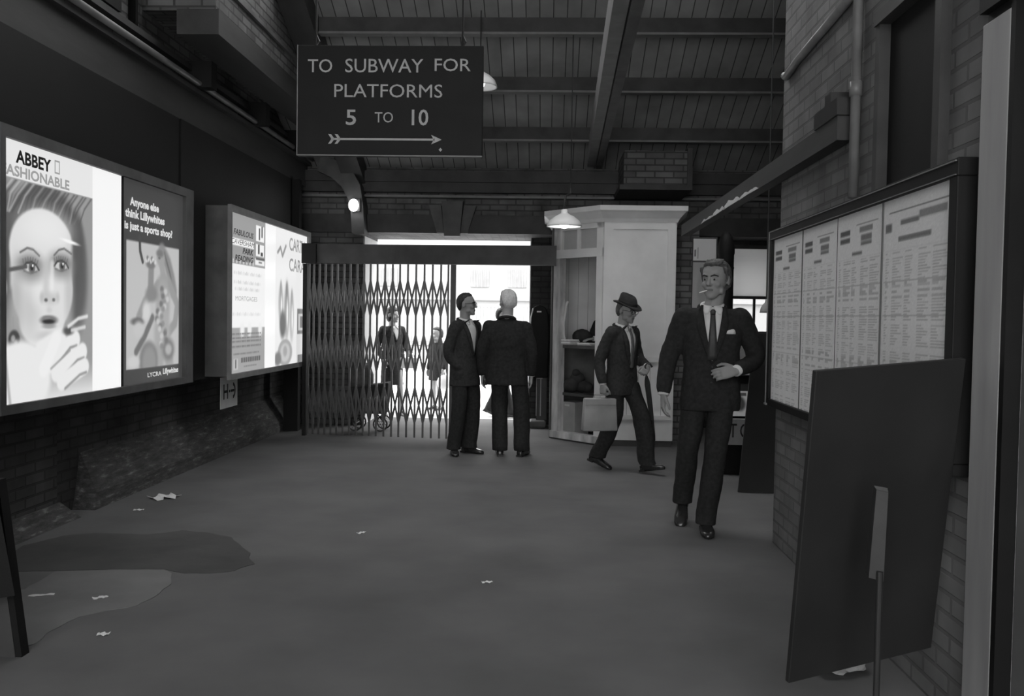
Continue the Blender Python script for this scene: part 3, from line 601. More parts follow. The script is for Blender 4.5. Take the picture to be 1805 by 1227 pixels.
# ================================================================ folding gate
BX = [-2.874, -2.807, -2.736, -2.663, -2.585, -2.514, -2.435, -2.357, -2.275, -2.187, -2.11, -2.026, -1.933, -1.841, -1.753, -1.658, -1.559, -1.46, -1.361, -1.262, -1.175]
def gy(x): return 10.78-(x+2.95)*.11
fg = empty('folding_gate', (-2.0, 10.68, 0), 'tall steel folding lattice gate drawn across the street opening', 'gate')
for x in BX:
    MB().box(x-.011, x+.011, gy(x)-.012, gy(x)+.006, .02, 2.06).build('picket', M['steel'], fg)
for za, zb in ((1.88, 1.46), (1.24, .80), (.62, .20)):
    m = MB()
    for a, b in zip(BX, BX[1:]):
        for (xa, xb, o) in ((a, b, -.018), (b, a, .010)):
            zm = (za+zb)/2; xm = (xa+xb)/2
            m.bar((xa, gy(xa)+o, za), (xb, gy(xb)+o, zb), .006, .017, up=(0, -1, 0)) if False else m.bar((xa, gy(xa)+o, za), (xb, gy(xb)+o, zb), .022, .006, up=(0, 1, 0))
    m.build('lattice_band', M['steel'], fg)
MB().box(-1.145, -1.085, 10.54, 10.60, .02, 2.06).build('leading_post', M['iron'], fg)
MB().box(-1.15, -1.08, 10.53, 10.6, 0, .02).build('foot_bolt', M['white'], fg)
MB().box(-2.935, -2.895, 10.74, 10.82, 0, 2.06).build('hinge_post', M['black'], fg)
hb = MB().hexa([(-2.92, 10.72, 2.065), (.08, 10.5, 2.065), (.08, 10.62, 2.065), (-2.92, 10.84, 2.065)], [(-2.92, 10.72, 2.29), (.08, 10.5, 2.29), (.08, 10.62, 2.29), (-2.92, 10.84, 2.29)])
tag(hb.build('header_beam', M['timber'], origin=(-1.4, 10.68, 2.065)), 'dark timber beam across the top of the folding gate', 'beam')
tag(MB().box(-2.93, -2.76, 10.655, 10.705, 2.06, 2.295).build('beam_end_block', M['black'], origin=(-2.85, 10.68, 2.06)), 'black block on the left end of the gate beam', 'block')

# pushchair behind the gate
pc = empty('pushchair', (-2.2, 11.35, 0), 'dark pushchair standing just behind the folding gate', 'pushchair')
MB().hexa([(-2.42, 11.25, .22), (-2.02, 11.25, .22), (-2.02, 11.5, .22), (-2.42, 11.5, .22)], [(-2.46, 11.22, .55), (-1.98, 11.22, .62), (-1.98, 11.53, .62), (-2.46, 11.53, .55)]).build('seat', M['cloth'], pc, bevel=.02)
hd = MB(); hd.ell((-2.36, 11.37, .66), .17, .17, .22); hd.build('hood', M['cloth_mid'], pc, smooth=True)
MB().tube([(-2.05, 11.3, .3), (-2.52, 11.3, .98), (-2.52, 11.46, .98), (-2.05, 11.46, .3)], .011, 8).tube([(-2.42, 11.3, .10), (-2.1, 11.3, .5)], .01, 8).tube([(-2.08, 11.46, .10), (-2.4, 11.46, .5)], .01, 8).cyl((-2.4, 11.24, .095), (-2.4, 11.5, .095), .007, 8).cyl((-2.08, 11.24, .095), (-2.08, 11.5, .095), .007, 8).build('frame', M['steel'], pc)
for x in (-2.4, -2.08):
    for y in (11.24, 11.5):
        w = MB(); w.tube([(x+.085*math.cos(a), y, .095+.085*math.sin(a)) for a in [2*PI*k/24 for k in range(25)]], .010, 8)
        for k in range(6): w.cyl((x, y, .095), (x+.085*math.cos(k*PI/3), y, .095+.085*math.sin(k*PI/3)), .003, 6)
        w.build('wheel', M['iron'], pc)

# ================================================================ kiosk
A, B, C, D = (.07, 11.0), (.62, 10.42), (1.42, 10.42), (1.49, 11.0)
kk = empty('kiosk', (.8, 11.3, 0), 'cream panelled news kiosk with a moulded cornice and open hatch', 'kiosk')
def pl_(a, b, t): return (a[0]+(b[0]-a[0])*t, a[1]+(b[1]-a[1])*t)
def wallbar(m, a, b, z0, z1, out=.02, inn=.04):
    d = V((b[0]-a[0], b[1]-a[1], 0)).normalized(); nrm = V((d.y, -d.x, 0)); a3 = V((*a, 0)); b3 = V((*b, 0))
    o, i = nrm*out, -nrm*inn
    q = [a3+i, a3+o, b3+o, b3+i]; return m.hexa([p+V((0, 0, z0)) for p in q], [p+V((0, 0, z1)) for p in q])
m = MB(); wallbar(m, A, pl_(A, B, .13), .05, 2.6, .02, .08); m.build('corner_post', M['cream_worn'], kk)
m = MB(); wallbar(m, pl_(A, B, .88), B, .05, 2.6, .02, .06); wallbar(m, B, pl_(B, C, .13), .08, 2.6, .018); wallbar(m, pl_(B, C, .9), C, .08, 2.6, .018); wallbar(m, pl_(B, C, .13), pl_(B, C, .9), 2.48, 2.6, .018); m.build('door_jamb', M['cream'], kk)
m = MB(); wallbar(m, A, B, .02, .10, .05, .06); m.build('sill', M['cream_worn'], kk)
m = MB(); wallbar(m, A, B, 2.17, 2.27, .03); wallbar(m, A, B, 2.5, 2.6, .02); wallbar(m, pl_(A, B, .13), pl_(A, B, .17), 2.27, 2.5); wallbar(m, pl_(A, B, .48), pl_(A, B, .53), 2.27, 2.5); m.build('transom_frame', M['cream'], kk)
for t0, t1 in ((.17, .48), (.53, .88)):
    m = MB(); wallbar(m, pl_(A, B, t0), pl_(A, B, t1), 2.27, 2.5, -.01, .016); m.build('transom_pane', M['pane_glare'], kk)  # opaque pale grey paints the light reflected in the panes
m = MB(); wallbar(m, pl_(B, C, .13), pl_(B, C, .9), 1.03, 2.48, 0, .03); m.build('upper_panel', M['cream'], kk)
m = MB(); wallbar(m, pl_(B, C, .1), pl_(B, C, .93), .36, .97, .004, .03); m.build('lower_panel', M['cream_planks'], kk)
for za, zb in ((.97, 1.03), (.31, .36)):
    m = MB(); wallbar(m, B, C, za, zb, .035); m.build('dado_rail', M['cream'], kk)
m = MB(); wallbar(m, B, C, .07, .31, .012, .03); m.build('base_board', M['cream'], kk)
m = MB(); wallbar(m, A, B, 0, .03, .03, .03); wallbar(m, B, C, 0, .07, .005, .03); wallbar(m, C, D, 0, .07, .005, .03); m.build('plinth', M['timber'], kk)
m = MB(); wallbar(m, C, D, .07, 2.6, .02); m.box(1.45, 1.49, 11.0, 12.2, 0, 2.6); m.build('side_wall', M['cream'], kk)
m = MB(); m.box(.03, .07, 11.02, 12.2, 0, 2.6); m.build('street_side_wall', M['timber'], kk)
m = MB(); m.box(.07, 1.45, 12.1, 12.14, 1.0, 2.6); m.build('back_boarding', M['cream_planks'], kk)
m = MB(); m.box(.07, 1.45, 11.5, 11.53, .0, 1.14); m.build('inner_partition', M['timber_mid'], kk)
def offs(pts, o):
    out = []
    for i, p in enumerate(pts):
        ns = []
        for a, b in ((pts[i-1], p) if i else (p, pts[1]), (p, pts[i+1]) if i < len(pts)-1 else (pts[-2], p)):
            d = V((b[0]-a[0], b[1]-a[1])).normalized(); ns.append(V((d.y, -d.x)))
        n = ns[0]+ns[1]; n = n/(n.length_squared)*2; out.append((p[0]+n.x*o, p[1]+n.y*o))
    return out
K = [(.07, 12.2), A, B, C, D, (1.49, 12.2)]
m = MB(); prof = [(-.03, 2.56), (.03, 2.56), (.05, 2.60), (.11, 2.66), (.14, 2.68), (.14, 2.735), (-.03, 2.745)]
rows = [[(x, y, z) for x, y in offs(K, o)] for o, z in prof]
for i in range(len(rows)):
    a, b = rows[i], rows[(i+1) % len(rows)]
    for k in range(len(K)-1): m.quad(a[k], a[k+1], b[k+1], b[k])
bmesh.ops.remove_doubles(m.bm, verts=m.bm.verts, dist=1e-4); m.build('cornice', M['cream'], kk)
m = MB(); wallbar(m, pl_(A, B, .05), pl_(A, B, 1.0), 1.10, 1.14, -.05, .45); m.build('counter', M['timber_mid'], kk)
m = MB(); wallbar(m, pl_(A, B, .1), pl_(A, B, .95), .53, .56, -.06, .35); m.build('shelf', M['timber'], kk)
MB().box(.1, 1.4, 10.95, 12.1, .0, .03).build('floor_boards', M['timber_mid'], kk)
# goods in the kiosk hatch
def kin(t, inn, z): p = pl_(A, B, t); d = V((B[0]-A[0], B[1]-A[1], 0)).normalized(); nrm = V((d.y, -d.x, 0)); return V((p[0], p[1], z))-nrm*inn
dK = V((B[0]-A[0], B[1]-A[1], 0)).normalized(); nK = V((dK.y, -dK.x, 0))
for i, (t_, inn, n, lab) in enumerate(((.20, .10, 4, 'stack of newspapers on the kiosk counter beside the worn post'), (.60, .10, 2, 'thin pile of papers on the kiosk counter beside the dark bag'))):
    r = empty('newspaper_stack', kin(t_, inn, 1.14), lab, 'newspapers')
    for k in range(n):
        c = kin(t_, inn, 1.148+k*.016)+dK*random.uniform(-.01, .01); m = MB(); m.obox(c, dK, nK, Z3, .10, .08, .007); m.build('newspaper', M['paper'] if k % 2 else M['paper_grey'], r)
m = MB(); c = kin(.20, .32, 1.235); m.ell(c, .12, .095, .095); me = m.mesh('bag', True)
tag(link('shoulder_bag', me, M['cloth'], origin=c), 'rounded dark bag sitting on the kiosk counter', 'bag')
m = MB(); c = kin(.27, .20, .56); 
for q, rr in ((V((-.07, 0, .09)), .10), (V((.05, .02, .08)), .09), (V((0, .02, .17)), .09), (V((.12, .0, .07)), .07), (V((-.02, -.02, .24)), .05)): m.ell(c+q, rr, rr*.9, rr*.9)
b = m.build('cloth_bundle', M['cloth'], origin=c, smooth=True); tag(b, 'dark heap of bundled cloth on the kiosk shelf', 'bundle')
c = kin(.21, .20, .03); bx = MB(); bx.obox(c+V((0, 0, .21)), dK, nK, Z3, .13, .12, .21); bb = bx.build('carton', M['card'], origin=c, bevel=.004); tag(bb, 'plain cardboard carton on the floor of the kiosk', 'carton')
m = MB(); m.obox(c+V((0, 0, .38))+nK*.122, dK, nK, Z3, .04, .001, .012); m.build('carton_label', M['paper_grey'], bb)
m = MB(); c = kin(.17, .03, 1.16)
cur = [(0, .02), (-.03, .10), (-.035, .25), (-.01, .36), (.0, .44), (.03, .5)]
for (o0, z0), (o1, z1) in zip(cur, cur[1:]): m.prism([c+nK*(-.02)+dK*o0+V((0, 0, z0)), c+dK*(o0+.05)+V((0, 0, z0)), c+dK*(o1+.05)+V((0, 0, z1)), c+nK*(-.02)+dK*o1+V((0, 0, z1))], nK*.003)
tag(m.build('paper_notice', M['paper'], origin=c), 'curling white paper pinned inside the worn kiosk post', 'notice')

# weighing machine in the recess left of the kiosk
wm = empty('weighing_machine', (-.07, 12.15, 0), 'dark round-topped machine on a pedestal between doorway and kiosk', 'weighing machine')
m = MB(); prof = [(-.13, .66), (.11, .66), (.12, 1.3), (.10, 1.52), (.06, 1.6), (-.02, 1.63), (-.09, 1.6), (-.125, 1.5), (-.14, 1.3)]
m.prism([(-.07+x, 12.05, z) for x, z in prof], (0, .22, 0)); m.build('case', M['black'], wm, bevel=.012)
MB().tube([(-.205, 12.04, 1.3), (-.197, 12.04, 1.46), (-.17, 12.04, 1.58)], .009, 8).box(-.12, -.06, 12.035, 12.05, 1.53, 1.55).build('chrome_trim', M['white'], wm)
MB().box(-.11, .03, 12.08, 12.22, .1, .68).build('pedestal', M['iron'], wm)
MB().box(-.115, -.103, 12.07, 12.082, .15, .66).box(-.06, -.045, 12.07, 12.082, .15, .66).box(-.115, -.03, 12.07, 12.082, .645, .67).build('pedestal_trim', M['paper_grey'], wm)
MB().box(-.2, .03, 11.9, 12.25, 0, .10).build('platform', M['timber_mid'], wm, bevel=.03)

wm.location.x -= .035
# ================================================================ passage on the right
ps = empty('poster_board', (1.86, 10.97, 1.6), 'pale poster board on the brick stub behind the walking man', 'poster')
MB().box(1.71, 2.0, 10.96, 10.995, 1.55, 2.45).build('board', M['timber_mid'], ps)
raster('sheet', (1.715, 10.955, 2.17), X3, Z3, .27, .26, 30, 30, lambda u, v: Art(u, v, .93, 1).rect(.05, .12, .2, .5, .5).rect(.2, .23, .1, .6, .6).t, M['sheet'], ps)
raster('sheet', (1.715, 10.955, 1.58), X3, Z3, .27, .57, 30, 50, lambda u, v: Art(u, v, .72, 2).ell(.45, .45, .25, .35, .66, .3).t, M['sheet'], ps)
rp_ = empty('gate_post', (1.79, 9.32, 0), 'dark round-topped post standing behind the walking man\'s head', 'post')
m = MB(); m.lathe([(.09, 0), (.09, .1), (.082, .12), (.08, 2.12), (.086, 2.14), (.086, 2.18), (.078, 2.24), (.055, 2.32), (.02, 2.36)], (1.79, 9.32, 0), 20); m.build('shaft', M['black'], rp_, smooth=True)
MB().lathe([(.083, 1.98), (.083, 2.0)], (1.79, 9.32, 0), 20).build('collar', M['black'], rp_)
ns = empty('news_stand', (2.1, 8.8, 0), 'low news stand with a lettered panel, behind the black sandwich board', 'stand')
MB().box(1.66, 2.6, 8.62, 9.1, 0, .3).build('plinth', M['black'], ns)
MB().box(1.64, 2.6, 8.5, 9.1, .3, .54).build('lettered_panel', M['timber_pale'], ns)
letter(ns, M['ink'], 'T', (1.70, 8.5, .37), X3, Z3, (0, -1, 0), .07, .13, .01)
letter(ns, M['ink'], 'C', (1.80, 8.5, .37), X3, Z3, (0, -1, 0), .07, .13, .01)
MB().hexa([(1.68, 8.58, .54), (2.6, 8.58, .54), (2.6, 9.1, .54), (1.68, 9.1, .54)], [(1.68, 8.8, .92), (2.6, 8.8, .92), (2.6, 9.1, .92), (1.68, 9.1, .92)]).build('sloping_rack', M['black'], ns)
for k in range(3): 
    z = .94+k*.04; MB().box(1.68, 2.6, 8.74+k*.02, 9.1, z, z+.016).build('shelf', M['paper_grey'] if k < 2 else M['cream'], ns)
for k, (x, tone) in enumerate(((1.72, .8), (1.93, .6), (2.14, .75), (2.35, .6))):
    mg = raster('magazine', (x, 8.575, .56), X3, (0, .5, .86), .19, .26, 24, 24, lambda u, v, q=tone: Art(u, v, q, 1.3).ell(.5, .5, .3, .3, .25, .3).ell(.45, .6, .12, .15, .6, .3).rect(.1, .9, .82, .93, .3).t, M['sheet'])
    me = mg.data; me.transform(Matrix.Translation(-V((x, 8.575, .56)))); mg.location = (x, 8.572, .562)
    bmm = bmesh.new(); bmm.from_mesh(me); r_ = bmesh.ops.extrude_face_region(bmm, geom=list(bmm.faces)); bmesh.ops.translate(bmm, verts=[g for g in r_['geom'] if isinstance(g, bmesh.types.BMVert)], vec=(0, -.004, .003)); bmm.to_mesh(me); bmm.free()
    tag(mg, ['pale magazine at the near left end of the news stand rack', 'second magazine along the news stand rack, grey cover', 'third magazine along the news stand rack, pale cover', 'last magazine on the news stand rack, grey cover'][k], 'magazine', 'magazines on the news stand rack')
sb = empty('sandwich_board', (1.85, 7.85, 0), 'black sandwich board standing on the floor beside the brick pier corner', 'board')
def slab(m, q, th):
    q = [V(p) for p in q]; n = (q[1]-q[0]).cross(q[3]-q[0]).normalized()*th
    return m.hexa(q, [p+n for p in q])
slab(MB(), [(1.63, 7.72, .005), (1.99, 7.70, .005), (2.10, 7.80, 1.35), (1.755, 7.82, 1.35)], -.025).build('front_panel', M['blackboard'], sb)
slab(MB(), [(1.72, 8.02, .005), (2.06, 8.0, .005), (2.15, 7.86, 1.35), (1.80, 7.88, 1.35)], -.02).build('rear_panel', M['blackboard'], sb)

# ================================================================ timetable board
tt = empty('timetable_board', (1.45, 4.6, .95), 'wide framed timetable board of four printed sheets on the brick pier', 'notice board')
MB().box(1.445, 1.499, 3.28, 5.95, .94, 2.01).build('backing', M['black'], tt)
MB().box(1.425, 1.499, 3.262, 5.985, 1.975, 2.04).build('frame', M['black'], tt, bevel=.004)
MB().box(1.425, 1.499, 3.262, 5.985, .91, .955).build('frame', M['black'], tt, bevel=.004)
MB().box(1.425, 1.499, 3.262, 3.328, .955, 1.975).build('frame', M['black'], tt, bevel=.004)
MB().box(1.425, 1.499, 5.92, 5.985, .955, 1.975).build('frame', M['black'], tt, bevel=.004)
MB().box(1.419, 1.426, 3.27, 5.98, 2.026, 2.031).box(1.419, 1.426, 3.27, 5.98, 1.978, 1.981).box(1.42, 1.426, 5.965, 5.978, .915, 2.03).box(1.415, 1.426, 5.93, 5.985, .913, .925).build('frame_highlight', M['edge'], tt)  # frame highlights painted as grey strips, with the silver corner edges
def column(seed):
    rng = np.random.RandomState(seed)
    def f(u, v):
        a = Art(u, v, .90, 1.6); t_ = a.t
        rows = np.floor(v*88); tex = rng.rand(100)[np.clip(rows.astype(int), 0, 99)]
        gap = (np.mod(v*88, 1) < .62)
        for c0, c1 in ((.05, .10), (.16, .33), (.36, .47), (.55, .72), (.76, .95)):
            wd_ = rng.rand(100)[np.clip(rows.astype(int), 0, 99)]*(c1-c0)*.8+(c1-c0)*.35
            t_ = np.where(gap & (u > c0) & (u < np.minimum(c0+wd_, c1)) & (v < .78) & (tex > .22), .70+.10*tex, t_)
        a.t = t_
        for z in (.30, .52, .79, .66): a.line([(.03, z), (.97, z)], .003, .74)
        if seed == 4: a.rect(.04, .14, .865, .90, .45); a.rect(.28, .55, .885, .905, .5).rect(.55, .92, .895, .925, .58).rect(.25, .72, .82, .84, .50); a.line([(.1, .945), (.95, .945)], .004, .5)
        else: a.rect(.07, .30, .90, .925, .38).rect(.07, .30, .865, .888, .38).rect(.52, .80, .90, .925, .55).rect(.55, .78, .86, .888, .5).rect(.55, .78, .84, .856, .5).line([(.45, .94), (.9, .94)], .003, .55).rect(.36, .58, .80, .815, .5)
        a.t += rng.normal(0, .012, a.t.shape); return a.t
    return f
for k, (ya, yb) in enumerate(((5.92, 5.262), (5.252, 4.642), (4.632, 4.017), (4.007, 3.325))):
    raster('timetable_sheet', (1.444, ya, .955), (0, -1, 0), Z3, ya-yb, 1.02, 72, 180, column(k+1), M['sheet'], tt)
MB().box(1.438, 1.445, 4.009, 4.015, .955, 1.975).box(1.44, 1.445, 5.254, 5.26, .955, 1.975).build('sheet_divider', M['timber_mid'], tt)

# ================================================================ boards in the foreground
sc_ = 2.85/3.0
c4 = [V((0, 0, EYE))+sc_*(V(p)-V((0, 0, EYE))) for p in ((.887, 3.03, 1.29), (1.497, 3.31, 1.33), (1.49, 3.507, .21), (.88, 3.24, .16))]   # TL TR BR BL
fbd = empty('poster_stand', (1.02, 2.86, 0), 'large black board on a pole stand, foreground, leaning by the timetable', 'board')
slab(MB(), [c4[3], c4[2], c4[1], c4[0]], -.02).build('board', M['blackboard'], fbd, bevel=.003)
m = MB(); eu = (c4[1]-c4[0]).normalized(); ev = (c4[0]-c4[3]).normalized(); en = eu.cross(ev).normalized()
if en.y > 0: en = -en
bt = V((1.045, 2.855, .935)); bb_ = V((1.04, 2.875, .655))
q = lambda c, s: [c-eu*s*.55+en*0, c+en*s*.8, c+eu*s*.7, c-en*s*.9]
m.hexa(q(bb_, .045), q(bt, .036)); m.build('socket_block', M['timber'], fbd)
m = MB(); m.quad(*[p+V((0, 0, .001)) for p in q(bt, .035)]); m.build('block_top', M['edge'], fbd)
MB().cyl((1.043, 2.842, .02), (1.043, 2.842, .68), .010, 12).build('pole', M['iron'], fbd)
MB().lathe([(.16, 0), (.16, .02), (.05, .035), (.03, .05)], (1.037, 2.845, 0), 20).build('foot', M['iron'], fbd)
lbd = empty('poster_stand', (-2.26, 3.69, 0), 'black board on a post at the left edge, foreground', 'board')
slab(MB(), [(-2.80, 3.2, .25), (-2.165, 3.6, .28), (-2.31, 3.5, 1.42), (-2.94, 3.1, 1.39)], -.022).build('board', M['black'], lbd)
MB().hexa([(-2.265, 3.66, 0), (-2.20, 3.66, 0), (-2.20, 3.72, 0), (-2.265, 3.72, 0)], [(-2.34, 3.62, .75), (-2.275, 3.62, .75), (-2.275, 3.68, .75), (-2.34, 3.68, .75)]).build('post', M['timber'], lbd)
MB().hexa([(-2.20, 3.665, 0), (-2.175, 3.665, 0), (-2.175, 3.72, 0), (-2.20, 3.72, 0)], [(-2.275, 3.625, .75), (-2.25, 3.625, .75), (-2.25, 3.68, .75), (-2.275, 3.68, .75)]).build('post_dark_side', M['black'], lbd)  # darker right side of the two-tone post

# ================================================================ litter
def scrap(x, y, w, l, rz, label, name='paper_scrap', h=.006, m_='paper'):
    m = MB(); n = 6; c, s = math.cos(rz), math.sin(rz); top = []
    for i in range(n+1):
        row = []
        for j in range(3):
            a, b = (i/n-.5)*l, (j/2-.5)*w*(.7+.3*math.sin(i*2.1+j)); row.append(V((x+a*c-b*s, y+a*s+b*c, .004+h*(.5+.5*math.sin(i*1.7+j*2.3+x*7)))))
        top.append(row)
    for i in range(n):
        for j in range(2): m.quad(top[i][j], top[i+1][j], top[i+1][j+1], top[i][j+1])
    bmesh.ops.remove_doubles(m.bm, verts=m.bm.verts, dist=1e-5)
    r_ = bmesh.ops.extrude_face_region(m.bm, geom=list(m.bm.faces)); bmesh.ops.translate(m.bm, verts=[g for g in r_['geom'] if isinstance(g, bmesh.types.BMVert)], vec=(0, 0, -.003))
    return tag(m.build(name, M[m_], origin=(x, y, .003)), label, 'litter', 'paper litter on the floor')
scrap(-2.97, 6.94, .20, .20, .9, 'torn white paper lying near the left plinth', h=.02)
scrap(-2.97, 6.48, .04, .07, .2, 'small paper scrap near the pilaster foot')
scrap(-2.24, 4.46, .04, .07, .7, 'curled paper scrap on the pale cement patch')
scrap(-1.97, 3.95, .04, .05, .1, 'tiny paper scrap on the floor just right of the cement patch')
scrap(-2.55, 4.47, .03, .12, .35, 'thin paper strip beside the post of the left board')
scrap(-1.22, 5.96, .03, .06, .9, 'tiny white scrap on the floor beyond the damp patch')
scrap(-.31, 4.91, .03, .06, .3, 'tiny white scrap in the middle of the floor')
m = MB()
for k in range(3): m.ell((1.2+.05*k, 3.78+.02*k, .035), .08-.01*k, .06, .035)
bm_ = m.bm
for v_ in bm_.verts: v_.co += V((noise.noise(v_.co*30), noise.noise(v_.co*30+V((9, 0, 0))), .4*noise.noise(v_.co*30+V((0, 9, 0)))))*.03
tag(m.build('crumpled_paper', M['paper_grey'], origin=(1.22, 3.8, 0)), 'crumpled paper on the floor under the foreground board', 'litter')
# ================================================================ people
def evaluated(me, mods):
    o = bpy.data.objects.new('tmp', me); COL.objects.link(o)
    for kind, kw in mods:
        md = o.modifiers.new(kind, kind)
        for k, v in kw.items(): setattr(md, k, v)
    dg = bpy.context.evaluated_depsgraph_get(); dg.update()
    r = bpy.data.meshes.new_from_object(o.evaluated_get(dg)); bpy.data.objects.remove(o); bpy.data.meshes.remove(me)
    return r
def fuse(mb, name, voxel, it=4):
    me = evaluated(mb.mesh(name), [('REMESH', dict(mode='VOXEL', voxel_size=voxel)), ('SMOOTH', dict(factor=.5, iterations=it))])
    me.name = name; me.polygons.foreach_set('use_smooth', [True]*len(me.polygons)); return me
def wrinkle(me, amp, sc=(9, 9, 5), seed=0, zlo=-9, zhi=9):
    ns = [v.normal.copy() for v in me.vertices]
    for v, n in zip(me.vertices, ns):
        if zlo < v.co.z < zhi:
            c = v.co; p = V((c.x*sc[0]+seed*7, c.y*sc[1], c.z*sc[2]+c.x*3))
            v.co = c+n*amp*(noise.noise(p)+.5*noise.noise(p*2.3))
    me.update()
def sring(c, ax, ay, w, d, n=28, e=2.3):
    out = []
    for j in range(n):
        t = 2*PI*j/n; ct, st = math.cos(t), math.sin(t)
        out.append(c+ax*(w*math.copysign(abs(ct)**(2/e), ct))+ay*(d*math.copysign(abs(st)**(2/e), st)))
    return out
def curve_pts(pts, rad, n):                     # catmull-rom through joints
    P = [V(p) for p in pts]; out = []; R_ = []
    for i in range(len(P)-1):
        a = P[max(i-1, 0)]; b = P[i]; c = P[i+1]; d = P[min(i+2, len(P)-1)]
        for k in range(n):
            t = k/n; out.append(.5*((2*b)+(c-a)*t+(2*a-5*b+4*c-d)*t*t+(3*b-a-3*c+d)*t**3)); R_.append(rad[i]+(rad[i+1]-rad[i])*t)
    out.append(P[-1]); R_.append(rad[-1]); return out, R_

SKULL = [(-.004, .014, .080, .052), (.006, .030, .090, .034), (.022, .043, .094, .010), (.045, .054, .094, -.030), (.070, .062, .092, -.062), (.095, .068, .091, -.082), (.120, .072, .090, -.092), (.145, .075, .092, -.097), (.172, .075, .087, -.096), (.200, .067, .070, -.086), (.220, .050, .046, -.064), (.233, .022, .014, -.030)]
HAIR = [(.045, .046, -.052, -.078), (.070, .068, -.040, -.098), (.10, .078, -.022, -.108), (.130, .081, -.004, -.111), (.152, .083, .020, -.111), (.172, .082, .036, -.109), (.190, .079, .056, -.104), (.208, .072, .078, -.093), (.227, .057, .064, -.074), (.243, .028, .028, -.040)]
def oval(HPf, z, w, yf, yb, n=26, e=2.2):
    out = []; yc = (yf+yb)/2; hd = (yf-yb)/2
    for j in range(n):
        t = 2*PI*j/n; ct, st = math.cos(t), math.sin(t)
        out.append(HPf(w*math.copysign(abs(ct)**(2/e), ct), yc+hd*math.copysign(abs(st)**(2/e), st), z))
    return out

def hand(mb, w, d, n, t, curl=.35, k=1.0, thumb=.5, spread=1.0):
    w, d, n, t = V(w), V(d).normalized(), V(n), V(t)
    n = (n-d*n.dot(d)).normalized(); s_ = 1 if d.cross(n).dot(t) > 0 else -1; t = d.cross(n)*s_
    P = lambda a, b, c: w+d*(a*k)+t*(b*k)+n*(c*k)
    rg = []
    for a, hw, ht in ((-.02, .027, .021), (.012, .031, .019), (.045, .039, .0175), (.075, .0425, .0155), (.098, .041, .0125)): rg.append(sring(P(a, 0, 0), t, n, hw*k, ht*k, 16, 2.6))
    mb.rings(rg)
    for b0, L_, c0 in ((.031, .072, curl), (.0105, .082, curl*1.05), (-.0105, .076, curl*1.15), (-.031, .060, curl*1.3)):
        p = P(.092, b0, 0); a = c0*.7; q = [p]; 
        for f in (.46, .30, .24):
            dd = d*math.cos(a)+n*math.sin(a)+t*(b0*1.2*spread); p = p+dd.normalized()*(L_*f*k); q.append(p); a += c0
        mb.chain(q, [.0098*k, .0090*k, .0082*k, .0070*k], 10)
    q = [P(.022, .028, .004), P(.052, .052, .012), P(.082, .058+.012*(1-thumb), .020+.012*thumb), P(.106, .054+.012*(1-thumb), .024+.022*thumb)]
    mb.chain(q, [.0155*k, .0125*k, .0105*k, .0085*k], 10)

DEF = dict(neck=(0, .02, 1.47), head=(0, .005, 1.545), hy=0, hp=0, hk=1.0,
    shR=(-.172, .012, 1.415), shL=(.172, .012, 1.415), elR=(-.235, .04, 1.14), elL=(.235, .04, 1.14), wrR=(-.245, -.02, .89), wrL=(.245, -.02, .89),
    hR=((0, -.12, -1), (1, 0, 0), (0, -1, 0), .35), hL=((0, -.12, -1), (-1, 0, 0), (0, -1, 0), .35),
    hipR=(-.09, .01, .93), hipL=(.09, .01, .93), knR=(-.10, -.015, .51), knL=(.10, -.015, .51), anR=(-.10, .03, .09), anL=(.10, .03, .09), toeR=(-.12, -1, 0), toeL=(.12, -1, 0), lean=(0, 0))
def drape(bvhs, rows, off, th=.012, nc=5):
    mb = MB(); A_ = []; B_ = []; last = None
    for z, xl, xr in rows:
        ra, rb_ = [], []
        for i in range(nc):
            x = xl+(xr-xl)*i/(nc-1); y = None
            for bv in bvhs:
                h = bv.ray_cast(V((x, -1.0, z)), V((0, 1, 0)))
                if h[0] is not None: y = h[0].y if y is None else min(y, h[0].y)
            if y is None: y = last if last is not None else -.1
            last = y; ra.append(V((x, y-off, z))); rb_.append(V((x, y-off+th, z)))
        A_.append(ra); B_.append(rb_)
    n = len(rows); va = [[mb.bm.verts.new(p) for p in r] for r in A_]; vb = [[mb.bm.verts.new(p) for p in r] for r in B_]
    F = mb.bm.faces.new
    for i in range(n-1):
        for j in range(nc-1):
            F((va[i][j], va[i][j+1], va[i+1][j+1], va[i+1][j])); F((vb[i][j], vb[i+1][j], vb[i+1][j+1], vb[i][j+1]))
    per = [(0, j) for j in range(nc)]+[(i, nc-1) for i in range(1, n)]+[(n-1, j) for j in range(nc-2, -1, -1)]+[(i, 0) for i in range(n-2, 0, -1)]
    for (a, b), (c, d) in zip(per, per[1:]+per[:1]): F((va[a][b], vb[a][b], vb[c][d], va[c][d]))
    return mb

